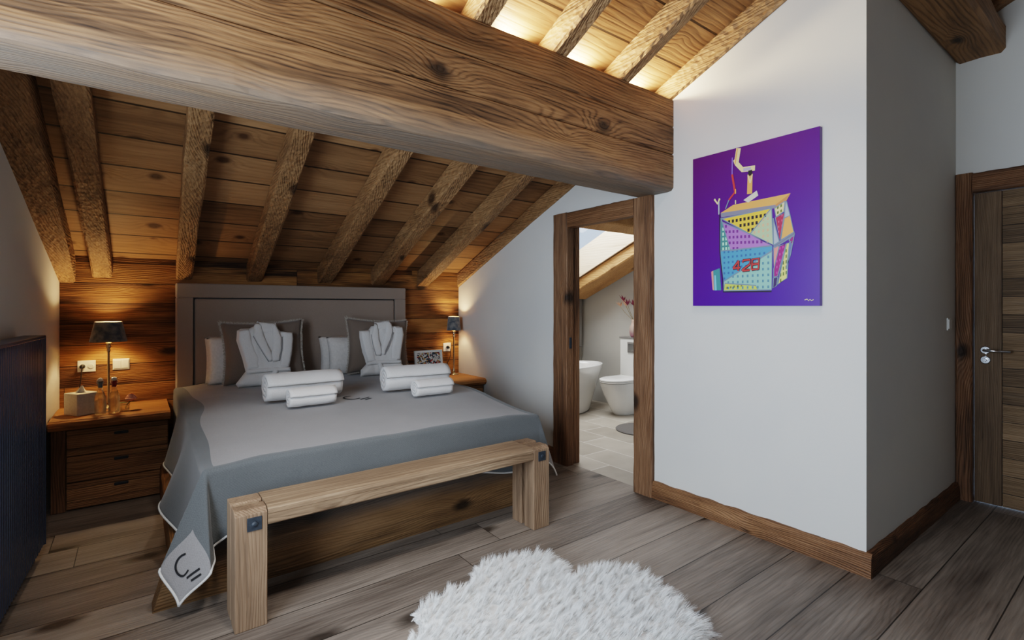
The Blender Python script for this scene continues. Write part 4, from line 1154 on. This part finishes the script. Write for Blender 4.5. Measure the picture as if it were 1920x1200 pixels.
# toilet: local +y points away from the wall, towards the room
wc = thing('toilet', 'white floor standing toilet with closed lid in the bathroom', 'toilet', (4.92, 4.03, 0), (0, 0, PI/2))
def dshape(w, l, back, n=28):
    pts = [(-w, back)]
    for i in range(n+1):
        a = PI-PI*i/n; pts.append((w*math.cos(a), (l-w*1.15)+w*1.15*math.sin(a)))
    pts.append((w, back)); return pts
def loft(bm, secs):
    rows = [[bm.verts.new((p[0], p[1], z)) for p in pts] for pts, z in secs]
    n = len(rows[0])
    for a, b in zip(rows, rows[1:]):
        for k in range(n): bm.faces.new((a[k], a[(k+1) % n], b[(k+1) % n], b[k]))
    bm.faces.new(rows[0][::-1]); bm.faces.new(rows[-1])
bm = B(); loft(bm, [(dshape(.10, .33, .0), 0), (dshape(.105, .35, .0), .02), (dshape(.13, .41, 0), .12), (dshape(.16, .48, 0), .24), (dshape(.178, .525, 0), .35), (dshape(.182, .535, 0), .385), (dshape(.178, .53, 0), .39)])
obj('bowl', bm, M_cer, wc, smooth_=False)
bm = B(); loft(bm, [(dshape(.178, .53, .04), .393), (dshape(.184, .54, .04), .397), (dshape(.184, .54, .04), .408), (dshape(.18, .535, .04), .412)]); obj('seat', bm, M_cer, wc)
bm = B(); loft(bm, [(dshape(.18, .535, .04), .4135), (dshape(.185, .542, .04), .418), (dshape(.183, .54, .04), .43), (dshape(.165, .515, .05), .441), (dshape(.1, .42, .1), .446)]); obj('lid', bm, M_cer, wc)
dw = thing('cistern_box', 'white boxed cistern panel with grey stone shelf behind the toilet', 'cistern', (4.99, 3.8, 0))
bm = B(); box(bm, (4.925, 3.3, 0), (5.055, 4.255, .895), .004); obj('panel', bm, M_white, dw, world=True)
bm = B(); box(bm, (4.915, 3.29, .895), (5.055, 4.265, .912), .003); obj('shelf', bm, M_greyst, dw, world=True)
bm = B(); box(bm, (4.912, 3.9, .72), (4.926, 4.13, .85), .003); fp = obj('flush_plate', bm, M_greyst, dw, world=True)
bm = B(); box(bm, (4.906, 3.92, .74), (4.913, 4.0, .83), .002); box(bm, (4.906, 4.02, .74), (4.913, 4.11, .83), .002); obj('flush_button', bm, M_chrome, fp, world=True)
# vase with dried flowers
vs = thing('vase', 'pinkish ceramic vase on the cistern shelf', 'vase', (4.98, 4.06, .912))
bm = B(); lathe(bm, [(0, 0), (.05, 0), (.065, .02), (.075, .07), (.07, .12), (.05, .165), (.04, .2), (.046, .22), (.038, .22), (.034, .2), (.044, .16), (.06, .12), (.06, .05), (0, .02)], 28)
g = G('vase_glaze'); zz = g.sep(g.tc.outputs['Object'])[2]; nn = g.noise(g.tc.outputs['Object'], 14, 3.)
g.set(color=g.ramp(g.math('ADD', g.map(zz, 0., .22), g.math('MULTIPLY', g.math('SUBTRACT', nn, .5), .6)), [(0., lin(150, 96, 110)), (.45, lin(170, 150, 140)), (1., lin(214, 180, 160))]), rough=.35)
obj('body', bm, g.m, vs, smooth_=True)
M_dry1 = speck('dried_petal_peach', lin(206, 150, 120), lin(220, 176, 146), 40); M_dry2 = speck('dried_petal_plum', lin(110, 34, 60), lin(134, 50, 76), 40); M_dry3 = speck('dried_stem', lin(130, 110, 70), lin(150, 130, 90), 40)
dfw = thing('dried_bouquet', 'dried peach and plum flower stems in the pinkish vase', 'flowers', (4.98, 4.06, .96))
rn = random.Random(4)
for k in range(9):
    a = 2*PI*k/9+.3; sp_ = .05+.09*rn.random(); hgt = .27+.14*rn.random()
    if k == 2: a, sp_, hgt = 1.75, .16, .40
    if k == 5: a, sp_, hgt = 1.9, .19, .33
    tip = Vector((sp_*math.cos(a), sp_*math.sin(a), hgt))
    bm = B(); tube(bm, [(.012*math.cos(a), .012*math.sin(a), 0), (.02*math.cos(a), .02*math.sin(a), .15), tuple(tip*.75+Vector((0, 0, .02))), tuple(tip)], .0025, 6); st = obj('stem', bm, M_dry3, dfw, smooth_=True)
    bm = B(); m = 7
    for q in range(m):
        b = 2*PI*q/m; up = Vector((math.cos(b)*.045+tip.x*.1, math.sin(b)*.045+tip.y*.1, .05+.03*rn.random()))
        sd = Vector((-math.sin(b), math.cos(b), .2))*.012
        v = [bm.verts.new(tip), bm.verts.new(tip+up*.55+sd), bm.verts.new(tip+up*1.1), bm.verts.new(tip+up*.55-sd)]
        bm.faces.new(v)
    obj('blossom', bm, [M_dry1, M_dry2, M_dry1][k % 3] if k != 2 else M_dry2, st)
bm = B(); lathe(bm, [(0, 0), (.26, 0), (.27, .006), (.26, .014), (0, .015)], 48); mt = obj('floor_disc', bm, M_disc); mt.location = (4.25, 3.38, 0)  # flat dark grey disc lying on the tiles
tag(mt, 'round dark grey disc on the bathroom tiles before the toilet', 'mat')

# ------------------------------------------------------------------ light
w = bpy.data.worlds.new('sky'); scene.world = w; w.use_nodes = True
bg = w.node_tree.nodes['Background']; bg.inputs['Color'].default_value = (.62, .78, 1., 1); bg.inputs['Strength'].default_value = 1.3
def area(name, loc, rot, sx, sy, e, col):
    d = bpy.data.lights.new(name, 'AREA'); d.shape = 'RECTANGLE'; d.size = sx; d.size_y = sy; d.energy = e; d.color = col
    o = bpy.data.objects.new(name, d); C.objects.link(o); o.location = loc; o.rotation_euler = rot; return o
area('window_daylight', (LX(1.2)-.55, 1.15, 1.35), (0, R(-90), R(-3)), 2.0, 2.3, 185, (.72, .85, 1.))
for xs in (-.1, .6, 1.25, 1.9):      # added fill spots without fittings, to brighten floor, bench and left wall
    d = bpy.data.lights.new('fill_spot', 'SPOT'); d.energy = {.6: 120, -.1: 60}.get(xs, 28); d.color = (1, .96, .92); d.spot_size = R({.6: 56, -.1: 100}.get(xs, 125)); d.spot_blend = 1.; d.shadow_soft_size = .12
    o = bpy.data.objects.new('fill_spot', d); C.objects.link(o); o.location = (xs, .99, 2.92); o.rotation_euler = (R({.6: 28, -.1: 36}.get(xs, 14)), R(-3), 0)
area('skylight_daylight', (3.99, 4.2, rc(4.2)+.9), (R(-20), 0, 0), 1.3, 1.2, 85, (.95, .98, 1.))
# warm uplights lying on top of the big beam, one in each bay between rafters
for xc in (-.05, .47, 1.03, 1.58, 2.08, 2.6):
    d = bpy.data.lights.new('beam_uplight', 'SPOT'); d.energy = 48; d.color = (1, .80, .48); d.spot_size = R(150); d.spot_blend = .6; d.shadow_soft_size = .03
    o = bpy.data.objects.new('beam_uplight', d); C.objects.link(o); o.location = (xc, 2.15, 2.69); o.rotation_euler = (R(180+52), 0, 0)

scene.view_settings.view_transform = 'Filmic'
scene.view_settings.look = 'Medium High Contrast'
scene.view_settings.exposure = -0.15
